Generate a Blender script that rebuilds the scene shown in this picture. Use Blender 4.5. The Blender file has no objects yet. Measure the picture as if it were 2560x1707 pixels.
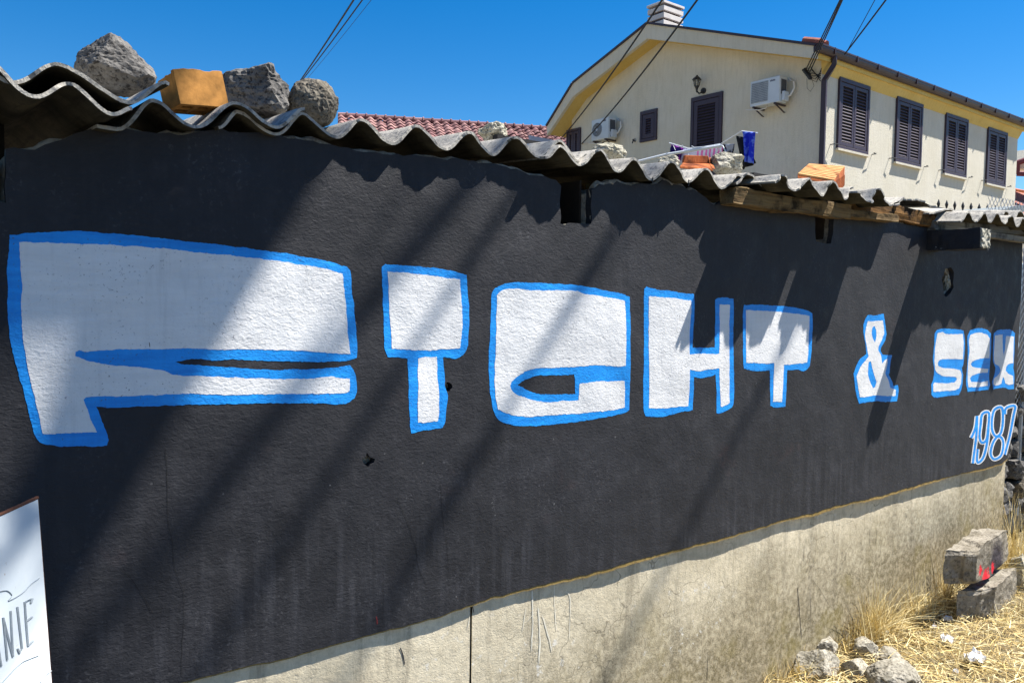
import bpy, bmesh, math, random
import numpy as np
from mathutils import Vector, Matrix, noise
from mathutils.geometry import delaunay_2d_cdt

random.seed(7)
SC = bpy.context.scene
COL = SC.collection

# ---------------------------------------------------------------- camera
EYE = Vector((0.0, -2.0, 1.65))
FPX = 2030.0                        # focal length in pixels of a 2560 px wide picture
YAW, PITCH, ROLL = math.radians(38.23), math.radians(2.95), math.radians(0.83)
fwd = Vector((math.sin(YAW)*math.cos(PITCH), math.cos(YAW)*math.cos(PITCH), -math.sin(PITCH)))
rgt0 = Vector((math.cos(YAW), -math.sin(YAW), 0)); up0 = rgt0.cross(fwd)
rgt = rgt0*math.cos(ROLL) + up0*math.sin(ROLL)
up = up0*math.cos(ROLL) - rgt0*math.sin(ROLL)
cam = bpy.data.cameras.new('camera'); camo = bpy.data.objects.new('camera', cam); COL.objects.link(camo)
cam.sensor_width = 36; cam.lens = 36*FPX/2560; cam.clip_start = 0.02; cam.clip_end = 3000
camo.matrix_world = Matrix(((rgt.x, up.x, -fwd.x, EYE.x), (rgt.y, up.y, -fwd.y, EYE.y), (rgt.z, up.z, -fwd.z, EYE.z), (0, 0, 0, 1)))
SC.camera = camo

# ---------------------------------------------------------------- light
SUN = Vector((0.56, -0.272, 1.0)).normalized()      # towards the sun
elev = math.asin(SUN.z); azim = math.atan2(SUN.x, SUN.y)
world = bpy.data.worlds.new('World'); SC.world = world; world.use_nodes = True
wn = world.node_tree.nodes; wl = world.node_tree.links; wn.clear()
sky = wn.new('ShaderNodeTexSky'); sky.sky_type = 'NISHITA'; sky.sun_disc = False
sky.sun_elevation = elev; sky.sun_rotation = azim
sky.altitude = 200; sky.air_density = 1.0; sky.dust_density = 0.1; sky.ozone_density = 4.0
hsv = wn.new('ShaderNodeHueSaturation'); hsv.inputs['Saturation'].default_value = 1.43; hsv.inputs['Hue'].default_value = 0.503
bg = wn.new('ShaderNodeBackground'); bg.inputs['Strength'].default_value = 0.055
wo = wn.new('ShaderNodeOutputWorld')
wl.new(sky.outputs[0], hsv.inputs['Color']); wl.new(hsv.outputs[0], bg.inputs['Color']); wl.new(bg.outputs[0], wo.inputs[0])
sl = bpy.data.lights.new('sun', 'SUN'); sl.energy = 5.0; sl.angle = math.radians(0.53); sl.color = (1.0, 0.96, 0.89)
slo = bpy.data.objects.new('sun', sl); COL.objects.link(slo)
slo.rotation_euler = (-SUN).to_track_quat('-Z', 'Y').to_euler(); slo.location = (3, -6, 12)
vs = SC.view_settings
vs.view_transform = 'Standard'; vs.look = 'None'; vs.exposure = 1.45; vs.gamma = 1.0; vs.use_curve_mapping = False
SC.cycles.use_denoising = True
SC.cycles.max_bounces = 6

# ---------------------------------------------------------------- survey helpers
def ray(px, py):
    return fwd + rgt*((px-1280)/FPX) - up*((py-853.5)/FPX)
def at(px, py, Y):                     # the point of the plane y = Y on a sight line
    d = ray(px, py); return EYE + d*((Y-EYE.y)/d.y)
def atX(px, py, X):
    d = ray(px, py); return EYE + d*((X-EYE.x)/d.x)
def at_plane(px, py, p0, n):
    d = ray(px, py); return EYE + d*((p0-EYE).dot(n)/d.dot(n))
def gz(x, y):                          # height of the sloping ground
    s = 0.012*(min(max(x, 0.5), 7.0)-4.0)
    return s + 0.012*noise.noise((x*2.1, y*2.1, 0.3))
def on_ground(px, py):
    d = ray(px, py); t = 0.5
    while t < 30:
        p = EYE + d*t
        if p.z <= gz(p.x, p.y): return p
        t += 0.01
    return p
def smooth01(a, b, x):
    t = min(max((x-a)/(b-a), 0), 1); return t*t*(3-2*t)

# ---------------------------------------------------------------- objects
def setp(o, label=None, cat=None, group=None, kind=None):
    if label: o['label'] = label
    if cat: o['category'] = cat
    if group: o['group'] = group
    if kind: o['kind'] = kind
    return o
def empty(name, loc, label, cat, group=None):
    o = bpy.data.objects.new(name, None); COL.objects.link(o); o.location = loc; o.empty_display_size = 0.1
    return setp(o, label, cat, group)
def link(name, me, mat, parent=None, smooth=False):
    if mat is not None:
        me.materials.clear(); me.materials.append(mat)
    if smooth:
        me.polygons.foreach_set('use_smooth', [True]*len(me.polygons))
    o = bpy.data.objects.new(name, me); COL.objects.link(o)
    if parent is not None:
        o.parent = parent
        loc = Vector((0, 0, 0)); p = parent
        while p is not None: loc += p.location; p = p.parent
        o.location = -loc                 # mesh data are in world coordinates
    return o
class MB:
    def __init__(s): s.v = []; s.f = []
    def add(s, vs_, fs_):
        b = len(s.v); s.v += [tuple(p) for p in vs_]; s.f += [tuple(i+b for i in f) for f in fs_]
        return s
    def hexa(s, p):    # 8 points: bottom 4, top 4
        return s.add(p, [(3,2,1,0), (4,5,6,7), (0,1,5,4), (1,2,6,5), (2,3,7,6), (3,0,4,7)])
    def box(s, a, b):
        x0, y0, z0 = a; x1, y1, z1 = b
        return s.hexa([(x0,y0,z0), (x1,y0,z0), (x1,y1,z0), (x0,y1,z0), (x0,y0,z1), (x1,y0,z1), (x1,y1,z1), (x0,y1,z1)])
    def obox(s, c, X, Y, Z):   # centre and three half-axis vectors
        c, X, Y, Z = map(Vector, (c, X, Y, Z))
        return s.hexa([c-X-Y-Z, c+X-Y-Z, c+X+Y-Z, c-X+Y-Z, c-X-Y+Z, c+X-Y+Z, c+X+Y+Z, c-X+Y+Z])
    def tube(s, pts, r, n=8, caps=True):
        pts = [Vector(p) for p in pts]; rs = r if isinstance(r, (list, tuple)) else [r]*len(pts)
        b = len(s.v); ref = Vector((0.31, 0.52, 0.79))
        for i, p in enumerate(pts):
            t = (pts[min(i+1, len(pts)-1)] - pts[max(i-1, 0)]).normalized()
            u = t.cross(ref)
            if u.length < 1e-3: u = t.cross(Vector((1, 0, 0)))
            u.normalize(); w = t.cross(u)
            for k in range(n):
                a = 2*math.pi*k/n; q = p + (u*math.cos(a)+w*math.sin(a))*rs[i]; s.v.append(tuple(q))
        for i in range(len(pts)-1):
            for k in range(n):
                k2 = (k+1) % n
                s.f.append((b+i*n+k, b+i*n+k2, b+(i+1)*n+k2, b+(i+1)*n+k))
        if caps:
            s.f.append(tuple(b+k for k in range(n))[::-1]); s.f.append(tuple(b+(len(pts)-1)*n+k for k in range(n)))
        return s
    def prism(s, poly, ext):   # polygon of 3D points extruded by a vector
        e = Vector(ext); n = len(poly); P = [Vector(p) for p in poly]
        vs_ = P + [p+e for p in P]
        fs_ = [tuple(range(n))[::-1], tuple(range(n, 2*n))] + [(i, (i+1) % n, n+(i+1) % n, n+i) for i in range(n)]
        return s.add(vs_, fs_)
    def mesh(s, name):
        me = bpy.data.meshes.new(name); me.from_pydata(s.v, [], s.f); me.update(); return me
    def build(s, name, mat, parent=None, smooth=False, bevel=0):
        me = s.mesh(name)
        bm = bmesh.new(); bm.from_mesh(me); bmesh.ops.recalc_face_normals(bm, faces=bm.faces)
        if bevel: bmesh.ops.bevel(bm, geom=bm.edges[:], offset=bevel, segments=1, affect='EDGES')
        bm.to_mesh(me); bm.free()
        return link(name, me, mat, parent, smooth)

def rock_mesh(name, c, size, seed, rough=0.10, cuts=9, sub=4, rot=0.0, fine=0.03, squareness=0.0, given=None):
    """a broken stone: a ball cut by planes, then roughened"""
    rnd = random.Random(seed)
    bm = bmesh.new(); bmesh.ops.create_icosphere(bm, subdivisions=sub, radius=1.0)
    planes = []
    for i in range(cuts):
        n = Vector((rnd.gauss(0, 1), rnd.gauss(0, 1), rnd.gauss(0, 0.8))).normalized()
        planes.append((n, rnd.uniform(0.55, 0.86)))
    if given: planes = [(Vector(n).normalized(), h) for n, h in given]
    if squareness:
        for n in ((1,0,0), (-1,0,0), (0,1,0), (0,-1,0), (0,0,1), (0,0,-1)): planes.append((Vector(n), squareness))
    sx, sy, sz = size; R = Matrix.Rotation(rot, 3, 'Z'); off = Vector((seed*3.7, seed*1.3, seed*2.1))
    for v in bm.verts:
        d = v.co.normalized(); r = 1.0
        for n, h in planes:
            k = d.dot(n)
            if k > 1e-4: r = min(r, h/k)
        r *= 1 + rough*noise.fractal(d*1.8+off, 0.8, 2.0, 4) + fine*noise.fractal(d*9+off, 0.7, 2.0, 3)
        v.co = d*r
    A = np.array([tuple(v.co) for v in bm.verts]); lo_, hi_ = A.min(0), A.max(0)
    for v in bm.verts:
        p = [(v.co[i]-(lo_[i]+hi_[i])/2)/(hi_[i]-lo_[i]) for i in range(3)]; v.co = Vector(c) + R @ Vector((p[0]*sx, p[1]*sy, p[2]*sz))
    me = bpy.data.meshes.new(name); bm.to_mesh(me); bm.free(); return me

def catmull(pts, n=4, closed=True, tension=0.5):
    out = []; N = len(pts); rng = range(N if closed else N-1)
    for i in rng:
        p0 = pts[(i-1) % N if closed else max(i-1, 0)]; p1 = pts[i]; p2 = pts[(i+1) % N]; p3 = pts[(i+2) % N if closed else min(i+2, N-1)]
        for k in range(n):
            t = k/n
            out.append(tuple(0.5*((2*b) + (c-a)*t + (2*a-5*b+4*c-d)*t*t + (-a+3*b-3*c+d)*t**3) for a, b, c, d in zip(p0, p1, p2, p3)))
    if not closed: out.append(tuple(pts[-1]))
    return out
def resample(poly, step, closed=True):
    out = []; n = len(poly)
    for i in range(n if closed else n-1):
        a = Vector(poly[i]); b = Vector(poly[(i+1) % n]); L = (b-a).length; k = max(1, int(round(L/step)))
        for j in range(k): out.append(tuple(a.lerp(b, j/k)))
    if not closed: out.append(tuple(poly[-1]))
    return out
def inside(P, poly):
    x, y = P[:, 0], P[:, 1]; r = np.zeros(len(P), bool); q = np.array(poly); j = len(q)-1
    for i in range(len(q)):
        xi, yi = q[i]; xj, yj = q[j]
        if yi != yj:
            c = ((yi > y) != (yj > y)) & (x < (xj-xi)*(y-yi)/(yj-yi)+xi); r ^= c
        j = i
    return r
def fill(outer, holes, step):
    """triangles of a polygon with holes, with inner points on a grid"""
    pts = []; edges = []
    for loop in [outer]+holes:
        b = len(pts); pts += [tuple(p[:2]) for p in loop]; n = len(loop)
        edges += [(b+i, b+(i+1) % n) for i in range(n)]
    o = np.array(outer); x0, y0 = o.min(0); x1, y1 = o.max(0)
    g = []
    ny = int((y1-y0)/step)+1
    for j in range(1, ny):
        y = y0 + j*step
        xs = np.arange(x0+step*(0.5 if j % 2 else 1.0), x1, step)
        g += [(x + random.uniform(-.15, .15)*step, y + random.uniform(-.15, .15)*step) for x in xs]
    if g:
        G = np.array(g); m = inside(G, outer)
        for h in holes: m &= ~inside(G, h)
        # keep clear of the outline
        L = np.array(pts); keep = []
        idx = np.nonzero(m)[0]
        for c in range(0, len(idx), 2000):
            ii = idx[c:c+2000]
            d = ((G[ii][:, None, :]-L[None, :, :])**2).sum(2).min(1); keep += list(ii[d > (0.35*step)**2])
        pts += [tuple(G[i]) for i in keep]
    r = delaunay_2d_cdt([Vector(p) for p in pts], edges, [], 0, 1e-7)
    V = np.array([tuple(v) for v in r[0]]); T = [f for f in r[2] if len(f) == 3]
    C = np.array([V[list(f)].mean(0) for f in T]); m = inside(C, outer)
    for h in holes: m &= ~inside(C, h)
    T = [t for t, k in zip(T, m) if k]
    # all triangles counter-clockwise in (x, z)
    out = []
    for a, b, c in T:
        A, B, Cc = V[a], V[b], V[c]
        out.append((a, b, c) if (B[0]-A[0])*(Cc[1]-A[1])-(B[1]-A[1])*(Cc[0]-A[0]) > 0 else (a, c, b))
    return V, out

# ---------------------------------------------------------------- materials
def rgb(h):
    h = h.lstrip('#'); c = [int(h[i:i+2], 16)/255 for i in (0, 2, 4)]
    return tuple(x/12.92 if x <= 0.04045 else ((x+0.055)/1.055)**2.4 for x in c)
class NT:
    def __init__(s, name):
        s.m = bpy.data.materials.new(name); s.m.use_nodes = True; s.t = s.m.node_tree; s.t.nodes.clear()
        s.out = s.n('ShaderNodeOutputMaterial'); s.b = s.n('ShaderNodeBsdfPrincipled'); s.l(s.b.outputs[0], s.out.inputs[0])
        s.geo = s.n('ShaderNodeNewGeometry'); s.P = s.geo.outputs['Position']
    def n(s, t): return s.t.nodes.new(t)
    def l(s, a, b): s.t.links.new(a, b)
    def mapped(s, scale):
        v = s.n('ShaderNodeVectorMath'); v.operation = 'MULTIPLY'; s.l(s.P, v.inputs[0]); v.inputs[1].default_value = scale; return v.outputs[0]
    def noise(s, scale, detail=4, rough=0.55, vec=None, dist=0.0):
        k = s.n('ShaderNodeTexNoise'); k.inputs['Scale'].default_value = scale; k.inputs['Detail'].default_value = detail
        k.inputs['Roughness'].default_value = rough; k.inputs['Distortion'].default_value = dist
        s.l(vec if vec is not None else s.P, k.inputs['Vector']); return k.outputs[0]
    def voro(s, scale, vec=None, feature='F1'):
        k = s.n('ShaderNodeTexVoronoi'); k.feature = feature; k.inputs['Scale'].default_value = scale
        s.l(vec if vec is not None else s.P, k.inputs['Vector']); return k.outputs['Distance']
    def ramp(s, fac, stops, interp='LINEAR'):
        r = s.n('ShaderNodeValToRGB'); r.color_ramp.interpolation = interp; e = r.color_ramp.elements
        while len(e) < len(stops): e.new(0.5)
        for i, (p, c) in enumerate(stops):
            e[i].position = p; e[i].color = (*c, 1) if isinstance(c, tuple) else (c, c, c, 1)
        s.l(fac, r.inputs[0]); return r.outputs[0]
    def mix(s, fac, a, b, mode='MIX'):
        m = s.n('ShaderNodeMix'); m.data_type = 'RGBA'; m.blend_type = mode; m.clamp_factor = True
        for sock, val in ((m.inputs[0], fac), (m.inputs[6], a), (m.inputs[7], b)):
            if hasattr(val, 'is_output'): s.l(val, sock)
            elif isinstance(val, tuple): sock.default_value = (*val, 1)
            else: sock.default_value = val if sock == m.inputs[0] else (val, val, val, 1)
        return m.outputs[2]
    def math(s, op, a, b=0.0, c=None):
        m = s.n('ShaderNodeMath'); m.operation = op
        for i, val in enumerate((a, b) if c is None else (a, b, c)):
            if hasattr(val, 'is_output'): s.l(val, m.inputs[i])
            else: m.inputs[i].default_value = val
        return m.outputs[0]
    def sep(s):
        x = s.n('ShaderNodeSeparateXYZ'); s.l(s.P, x.inputs[0]); return x.outputs
    def color(s, c):
        if hasattr(c, 'is_output'): s.l(c, s.b.inputs['Base Color'])
        else: s.b.inputs['Base Color'].default_value = (*c, 1)
    def rough(s, r):
        if hasattr(r, 'is_output'): s.l(r, s.b.inputs['Roughness'])
        else: s.b.inputs['Roughness'].default_value = r
    def spec(s, v): s.b.inputs['Specular IOR Level'].default_value = v
    def bump(s, h, dist, strength=1.0, prev=None):
        b = s.n('ShaderNodeBump'); b.inputs['Distance'].default_value = dist; b.inputs['Strength'].default_value = strength
        s.l(h, b.inputs['Height'])
        if prev is not None: s.l(prev, b.inputs['Normal'])
        s.l(b.outputs[0], s.b.inputs['Normal']); return b.outputs[0]

def plaster_bump(t, k=1.0):
    v = t.mapped((70, 70, 120))
    a = t.noise(1.0, 3, 0.6, v, 0.6)
    b = t.noise(190, 2, 0.5)
    c = t.noise(9, 3, 0.5)
    h = t.math('ADD', t.math('MULTIPLY', a, 0.75), t.math('MULTIPLY', b, 0.22))
    n1 = t.bump(c, 0.009*k, 0.5)
    t.bump(h, 0.0027*k, 0.8, n1)

def m_black():
    t = NT('black_wall_paint')
    big = t.noise(1.7, 5, 0.6); mid = t.noise(14, 5, 0.65); z = t.sep()[2]
    streak = t.noise(1.0, 4, 0.6, t.mapped((26, 26, 1.6)))
    base = t.mix(t.ramp(big, [(0.35, 0.0), (0.7, 1.0)]), rgb('#18181c'), rgb('#242429'))
    low = t.math('SUBTRACT', 1.0, t.ramp(t.math('ADD', z, t.math('MULTIPLY', t.math('SUBTRACT', big, .5), .9)), [(.75, 0.0), (1.55, 1.0)]))
    base = t.mix(t.math('MULTIPLY', t.ramp(streak, [(0.48, 0.0), (0.72, 0.85)]), t.math('ADD', t.math('MULTIPLY', low, .6), .15)), base, rgb('#444449'))
    base = t.mix(t.ramp(mid, [(0.50, 0.0), (0.75, 0.6)]), base, rgb('#37373b'))
    patch = t.ramp(t.noise(2.6, 3, .5, t.mapped((1.0, 1.0, 1.5)), .8), [(.47, 0.0), (.53, .45)])
    base = t.mix(patch, base, rgb('#202024'))
    dust = t.math('MULTIPLY', t.ramp(t.noise(75, 3, .7), [(.56, 0.0), (.66, .8)]), t.ramp(t.noise(3.4, 5, .7), [(.5, 0.0), (.66, 1.0)]))
    base = t.mix(t.math('MULTIPLY', dust, .55), base, rgb('#5c5b5e'))
    red = t.noise(3.1, 3, 0.6, t.mapped((1.0, 1.0, 1.7)))
    base = t.mix(t.math('MULTIPLY', t.ramp(red, [(0.62, 0.0), (0.74, 0.5)]), t.ramp(mid, [(0.45, 0.0), (0.6, 1.0)])), base, rgb('#3d2827'))
    # worn and splashed spots
    sp = t.voro(19); speck = t.math('MULTIPLY', t.math('LESS_THAN', sp, 0.055), t.ramp(t.noise(2.3, 3, 0.6), [(0.56, 0.0), (0.62, 1.0)]))
    base = t.mix(t.math('MULTIPLY', speck, .35), base, rgb('#8f8e8c'))
    wear = t.math('MULTIPLY', t.ramp(t.noise(5.5, 6, 0.75), [(0.66, 0.0), (0.72, 1.0)]), t.ramp(t.noise(120, 2, 0.6), [(0.54, 0.0), (0.62, 1.0)]))
    base = t.mix(wear, base, rgb('#a7a6a2'))
    # hair cracks
    cr = t.voro(1.3, t.mapped((1.6, 1.6, 0.7)), 'DISTANCE_TO_EDGE')
    t.color(base); t.rough(t.ramp(mid, [(0.3, 0.62), (0.7, 0.8)])); t.spec(0.36)
    plaster_bump(t); return t.m
def m_paint(name, c1, c2, rough=0.55, wear=True):
    t = NT(name)
    st = t.noise(1.0, 4, 0.6, t.mapped((6, 6, 55)), 0.3); big = t.noise(4.0, 4, 0.6)
    c = t.mix(t.ramp(st, [(0.35, 0.0), (0.7, 1.0)]), c1, c2)
    st2 = t.noise(1.0, 3, 0.6, t.mapped((55, 55, 5)), 0.6)
    c = t.mix(t.math('MULTIPLY', t.ramp(st2, [(0.5, 0.0), (0.75, 0.6)]), t.ramp(big, [(.4, 0.0), (.6, 1.0)])), c, tuple(x*0.80 for x in c1))
    c = t.mix(t.ramp(big, [(0.45, 0.0), (0.75, 0.45)]), c, tuple(x*0.80 for x in c1))
    if wear:
        sp = t.math('MULTIPLY', t.ramp(t.noise(150, 2, 0.6), [(0.64, 0.0), (0.68, 1.0)]), t.ramp(t.noise(6, 4, 0.7), [(0.46, 0.0), (0.62, 0.8)]))
        c = t.mix(sp, c, rgb('#4a4a50'))
    t.color(c); t.rough(rough); t.spec(0.35); plaster_bump(t); return t.m
def m_concrete(name, c1, c2, c3, stain=True, bump=0.004, rough=0.9):
    t = NT(name)
    a = t.noise(3.2, 6, 0.65); b = t.noise(42, 5, 0.7); d = t.noise(1.0, 5, 0.65, t.mapped((9, 9, 1.2)))
    c = t.mix(t.ramp(a, [(0.35, 0.0), (0.65, 1.0)]), c1, c2)
    if stain:
        z = t.sep()[2]; x = t.sep()[0]
        # rising damp and moss: a ragged dark band whose edge follows the slope of the ground
        lim = t.math('ADD', t.math('MULTIPLY', x, 0.115), -0.02)
        hgt = t.math('SUBTRACT', t.math('SUBTRACT', z, lim), t.math('MULTIPLY', t.math('SUBTRACT', a, 0.5), 0.5))
        damp = t.ramp(hgt, [(0.0, 1.0), (0.36, 0.0)])
        dots = t.ramp(b, [(0.40, 0.25), (0.62, 1.0)])
        c = t.mix(t.math('MULTIPLY', t.math('MULTIPLY', damp, dots), 0.86), c, c3)
        c = t.mix(t.math('MULTIPLY', t.ramp(d, [(0.56, 0.0), (0.72, 0.55)]), dots), c, c3)
        c = t.mix(t.math('MULTIPLY', t.ramp(t.noise(4.2, 4, 0.6), [(0.55, 0.0), (0.7, 0.4)]), damp), c, rgb('#6e6226'))
        wsp = t.math('MULTIPLY', t.ramp(t.noise(30, 3, 0.7), [(0.63, 0.0), (0.68, 1.0)]), t.ramp(t.noise(1.6, 3, 0.5), [(0.5, 0.0), (0.62, 0.7)]))
        c = t.mix(wsp, c, rgb('#c9c6bc'))
    else:
        c = t.mix(t.ramp(b, [(0.45, 0.0), (0.68, 0.85)]), c, c3)
    t.color(c); t.rough(rough); t.spec(0.2)
    n1 = t.bump(a, 0.01, 0.4); t.bump(b, bump, 0.9, n1); return t.m
def m_stone(name, c1, c2, c3, sc=1.0, bump=0.006):
    t = NT(name)
    a = t.noise(14*sc, 6, 0.7); b = t.noise(85*sc, 4, 0.7); v = t.voro(60*sc)
    c = t.mix(t.ramp(a, [(0.38, 0.0), (0.62, 1.0)]), c1, c2)
    c = t.mix(t.ramp(b, [(0.50, 0.0), (0.62, 0.9)]), c, c3)
    t.color(c); t.rough(0.92); t.spec(0.15)
    rid = t.n('ShaderNodeTexNoise'); rid.noise_type = 'RIDGED_MULTIFRACTAL'; rid.inputs['Scale'].default_value = 17*sc; rid.inputs['Detail'].default_value = 5; t.l(t.P, rid.inputs['Vector'])
    n1 = t.bump(a, 0.005, 0.6); n2 = t.bump(rid.outputs[0], 0.004, 0.35, n1); t.bump(b, bump*0.4, 0.8, n2); return t.m
def m_sheet(name):
    t = NT(name)
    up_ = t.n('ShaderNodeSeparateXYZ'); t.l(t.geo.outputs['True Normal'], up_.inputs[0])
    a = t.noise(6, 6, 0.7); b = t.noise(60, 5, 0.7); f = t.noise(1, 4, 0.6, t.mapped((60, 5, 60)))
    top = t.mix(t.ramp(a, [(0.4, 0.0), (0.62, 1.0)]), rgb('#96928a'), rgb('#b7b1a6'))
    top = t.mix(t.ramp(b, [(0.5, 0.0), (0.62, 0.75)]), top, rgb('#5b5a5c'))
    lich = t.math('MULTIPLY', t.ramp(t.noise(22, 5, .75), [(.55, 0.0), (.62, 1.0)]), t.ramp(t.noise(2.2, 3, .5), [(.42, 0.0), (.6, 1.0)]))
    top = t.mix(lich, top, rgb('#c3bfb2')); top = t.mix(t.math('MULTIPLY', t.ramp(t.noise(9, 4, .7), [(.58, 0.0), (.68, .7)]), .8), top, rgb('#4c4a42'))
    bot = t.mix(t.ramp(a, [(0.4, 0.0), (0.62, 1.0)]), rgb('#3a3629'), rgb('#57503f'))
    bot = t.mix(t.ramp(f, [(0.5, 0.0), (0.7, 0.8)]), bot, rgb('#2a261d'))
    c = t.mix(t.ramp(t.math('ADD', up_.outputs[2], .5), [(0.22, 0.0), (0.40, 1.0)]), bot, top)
    t.color(c); t.rough(0.93); t.spec(0.15)
    n1 = t.bump(b, 0.003, 0.8); t.bump(t.noise(260, 2, 0.6), 0.0015, 0.8, n1); return t.m
def m_plain(name, c, rough=0.6, var=0.12, sc=8, metal=0.0, bump=0.0, bsc=60, spec=0.4):
    t = NT(name); a = t.noise(sc, 5, 0.6)
    t.color(t.mix(t.ramp(a, [(0.3, 0.0), (0.7, 1.0)]), tuple(x*(1-var) for x in c), tuple(min(1, x*(1+var)) for x in c)))
    t.rough(rough); t.b.inputs['Metallic'].default_value = metal; t.spec(spec)
    if bump: t.bump(t.noise(bsc, 3, 0.6), bump, 0.8)
    return t.m
def m_wood(name, c1, c2, c3, stretch=(3, 60, 60)):
    t = NT(name); a = t.noise(1, 6, 0.7, t.mapped(stretch), 0.4); b = t.noise(12, 4, 0.6)
    c = t.mix(t.ramp(a, [(0.35, 0.0), (0.6, 1.0)]), c1, c2)
    c = t.mix(t.ramp(b, [(0.5, 0.0), (0.66, 0.9)]), c, c3)
    t.color(c); t.rough(0.9); t.spec(0.1); t.bump(a, 0.006, 1.0); return t.m
def m_attr(name, rough=0.8, trans=0.0):
    t = NT(name); k = t.n('ShaderNodeAttribute'); k.attribute_name = 'tint'
    t.color(k.outputs['Color']); t.rough(rough); t.spec(0.2)
    if trans: t.b.inputs['Transmission Weight'].default_value = 0
    return t.m

M = {}
M['black'] = m_black()
M['white'] = m_paint('white_letter_paint', rgb('#d3d2d1'), rgb('#dddcdb'))
M['blue'] = m_paint('blue_letter_paint', rgb('#0a7fd2'), rgb('#1698ea'), wear=True)
M['ochre'] = m_concrete('ochre_old_paint', rgb('#86703f'), rgb('#9d8452'), rgb('#5b4e36'), stain=False, bump=0.002)
def m_plinth():
    t = NT('plinth_concrete'); x, y, z = t.sep()
    a = t.noise(2.6, 6, .65); g = t.noise(170, 3, .7); m = t.noise(38, 5, .75); d = t.noise(1.0, 5, .7, t.mapped((11, 11, .9)), .5); l = t.noise(.9, 4, .6)
    c = t.mix(t.ramp(a, [(.35, 0.0), (.65, 1.0)]), rgb('#beb298'), rgb('#d6cab0'))
    c = t.mix(t.ramp(m, [(.42, 0.0), (.7, .45)]), c, rgb('#8f8570'))
    # rising damp: a ragged edge that follows the ground
    lim = t.math('ADD', t.math('MULTIPLY', x, .06), -.02)
    hgt = t.math('SUBTRACT', t.math('SUBTRACT', z, lim), t.math('MULTIPLY', t.math('SUBTRACT', t.noise(2.1, 6, .7), .5), .55))
    damp = t.ramp(hgt, [(.06, 1.0), (.44, 0.0)])
    grain = t.math('MULTIPLY', t.ramp(m, [(.36, .15), (.58, 1.0)]), t.ramp(g, [(.35, .45), (.55, 1.0)]))
    c = t.mix(t.math('MULTIPLY', t.math('MULTIPLY', damp, grain), 1.0), c, rgb('#5a513c'))
    c = t.mix(t.math('MULTIPLY', damp, .4), c, rgb('#857a5e'))
    # runs of dirt
    c = t.mix(t.math('MULTIPLY', t.ramp(d, [(.53, 0.0), (.72, .6)]), t.ramp(g, [(.3, .5), (.6, 1.0)])), c, rgb('#585145'))
    c = t.mix(t.math('MULTIPLY', t.ramp(t.noise(3.7, 4, .6), [(.54, 0.0), (.7, .5)]), damp), c, rgb('#7d7030'))
    # splashes of lime and paint
    sp = t.math('MULTIPLY', t.ramp(t.noise(26, 4, .75), [(.61, 0.0), (.66, 1.0)]), t.ramp(t.noise(1.3, 3, .5), [(.5, 0.0), (.64, .8)]))
    c = t.mix(sp, c, rgb('#cfccc4'))
    wv = t.n('ShaderNodeVectorMath'); wv.operation = 'ADD'; t.l(t.mapped((4.5, 4.5, 4.5)), wv.inputs[0])
    nn = t.n('ShaderNodeTexNoise'); nn.inputs['Scale'].default_value = 9; t.l(t.P, nn.inputs['Vector']); t.l(nn.outputs[1], wv.inputs[1])
    cr = t.voro(1.0, wv.outputs[0], 'DISTANCE_TO_EDGE')
    ck = t.math('MULTIPLY', t.ramp(cr, [(.003, .55), (.010, 0.0)]), t.ramp(l, [(.5, 0.0), (.6, 1.0)]))
    c = t.mix(ck, c, rgb('#4a4438'))
    t.color(c); t.rough(.9); t.spec(.2)
    n1 = t.bump(a, .008, .4); n2 = t.bump(m, .003, .8, n1); t.bump(g, .0015, .7, n2); return t.m
M['plinth'] = m_plinth()
M['mortar'] = m_concrete('rough_mortar', rgb('#8f877a'), rgb('#a49c90'), rgb('#4d4841'), stain=False, bump=0.012)
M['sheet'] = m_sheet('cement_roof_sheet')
M['wood_ochre'] = m_wood('weathered_timber', rgb('#5f4c34'), rgb('#7f6b4c'), rgb('#251d14'))
M['wood_grey'] = m_wood('grey_timber', rgb('#6f6b63'), rgb('#8a857a'), rgb('#3c3934'))
M['wood_dark'] = m_wood('rotten_timber', rgb('#4a3723'), rgb('#77562e'), rgb('#1d150d'))
M['stone_grey'] = m_stone('grey_stone', rgb('#504e4c'), rgb('#716e6a'), rgb('#2b2928'))
M['stone_dark'] = m_stone('lichened_stone', rgb('#595349'), rgb('#7b7468'), rgb('#2c2926'))
M['stone_rubble'] = m_stone('grey_rubble', rgb('#7f7a6e'), rgb('#a39d90'), rgb('#565147'))
M['stone_pale'] = m_stone('pale_limestone', rgb('#95917f'), rgb('#b5b0a2'), rgb('#655f54'))
M['clay'] = m_plain('clay_block', rgb('#8f6534'), .92, .35, 30, bump=.0006, bsc=160, spec=.12)
M['clay_red'] = m_wood('red_clay', rgb('#8f4c2c'), rgb('#aa6238'), rgb('#5a2c1a'), (40, 40, 14))
M['metal_dark'] = m_plain('dark_brown_metal', rgb('#3d3036'), 0.42, 0.1, 4)
M['shutter'] = m_plain('dark_brown_shutter', rgb('#3b303d'), 0.5, 0.1, 5)
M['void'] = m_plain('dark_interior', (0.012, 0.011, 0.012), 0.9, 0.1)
M['cable'] = m_plain('black_cable', (0.010, 0.010, 0.014), 0.6, 0.1)
M['iron'] = m_plain('black_iron', (0.02, 0.02, 0.022), 0.5, 0.2)

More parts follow.
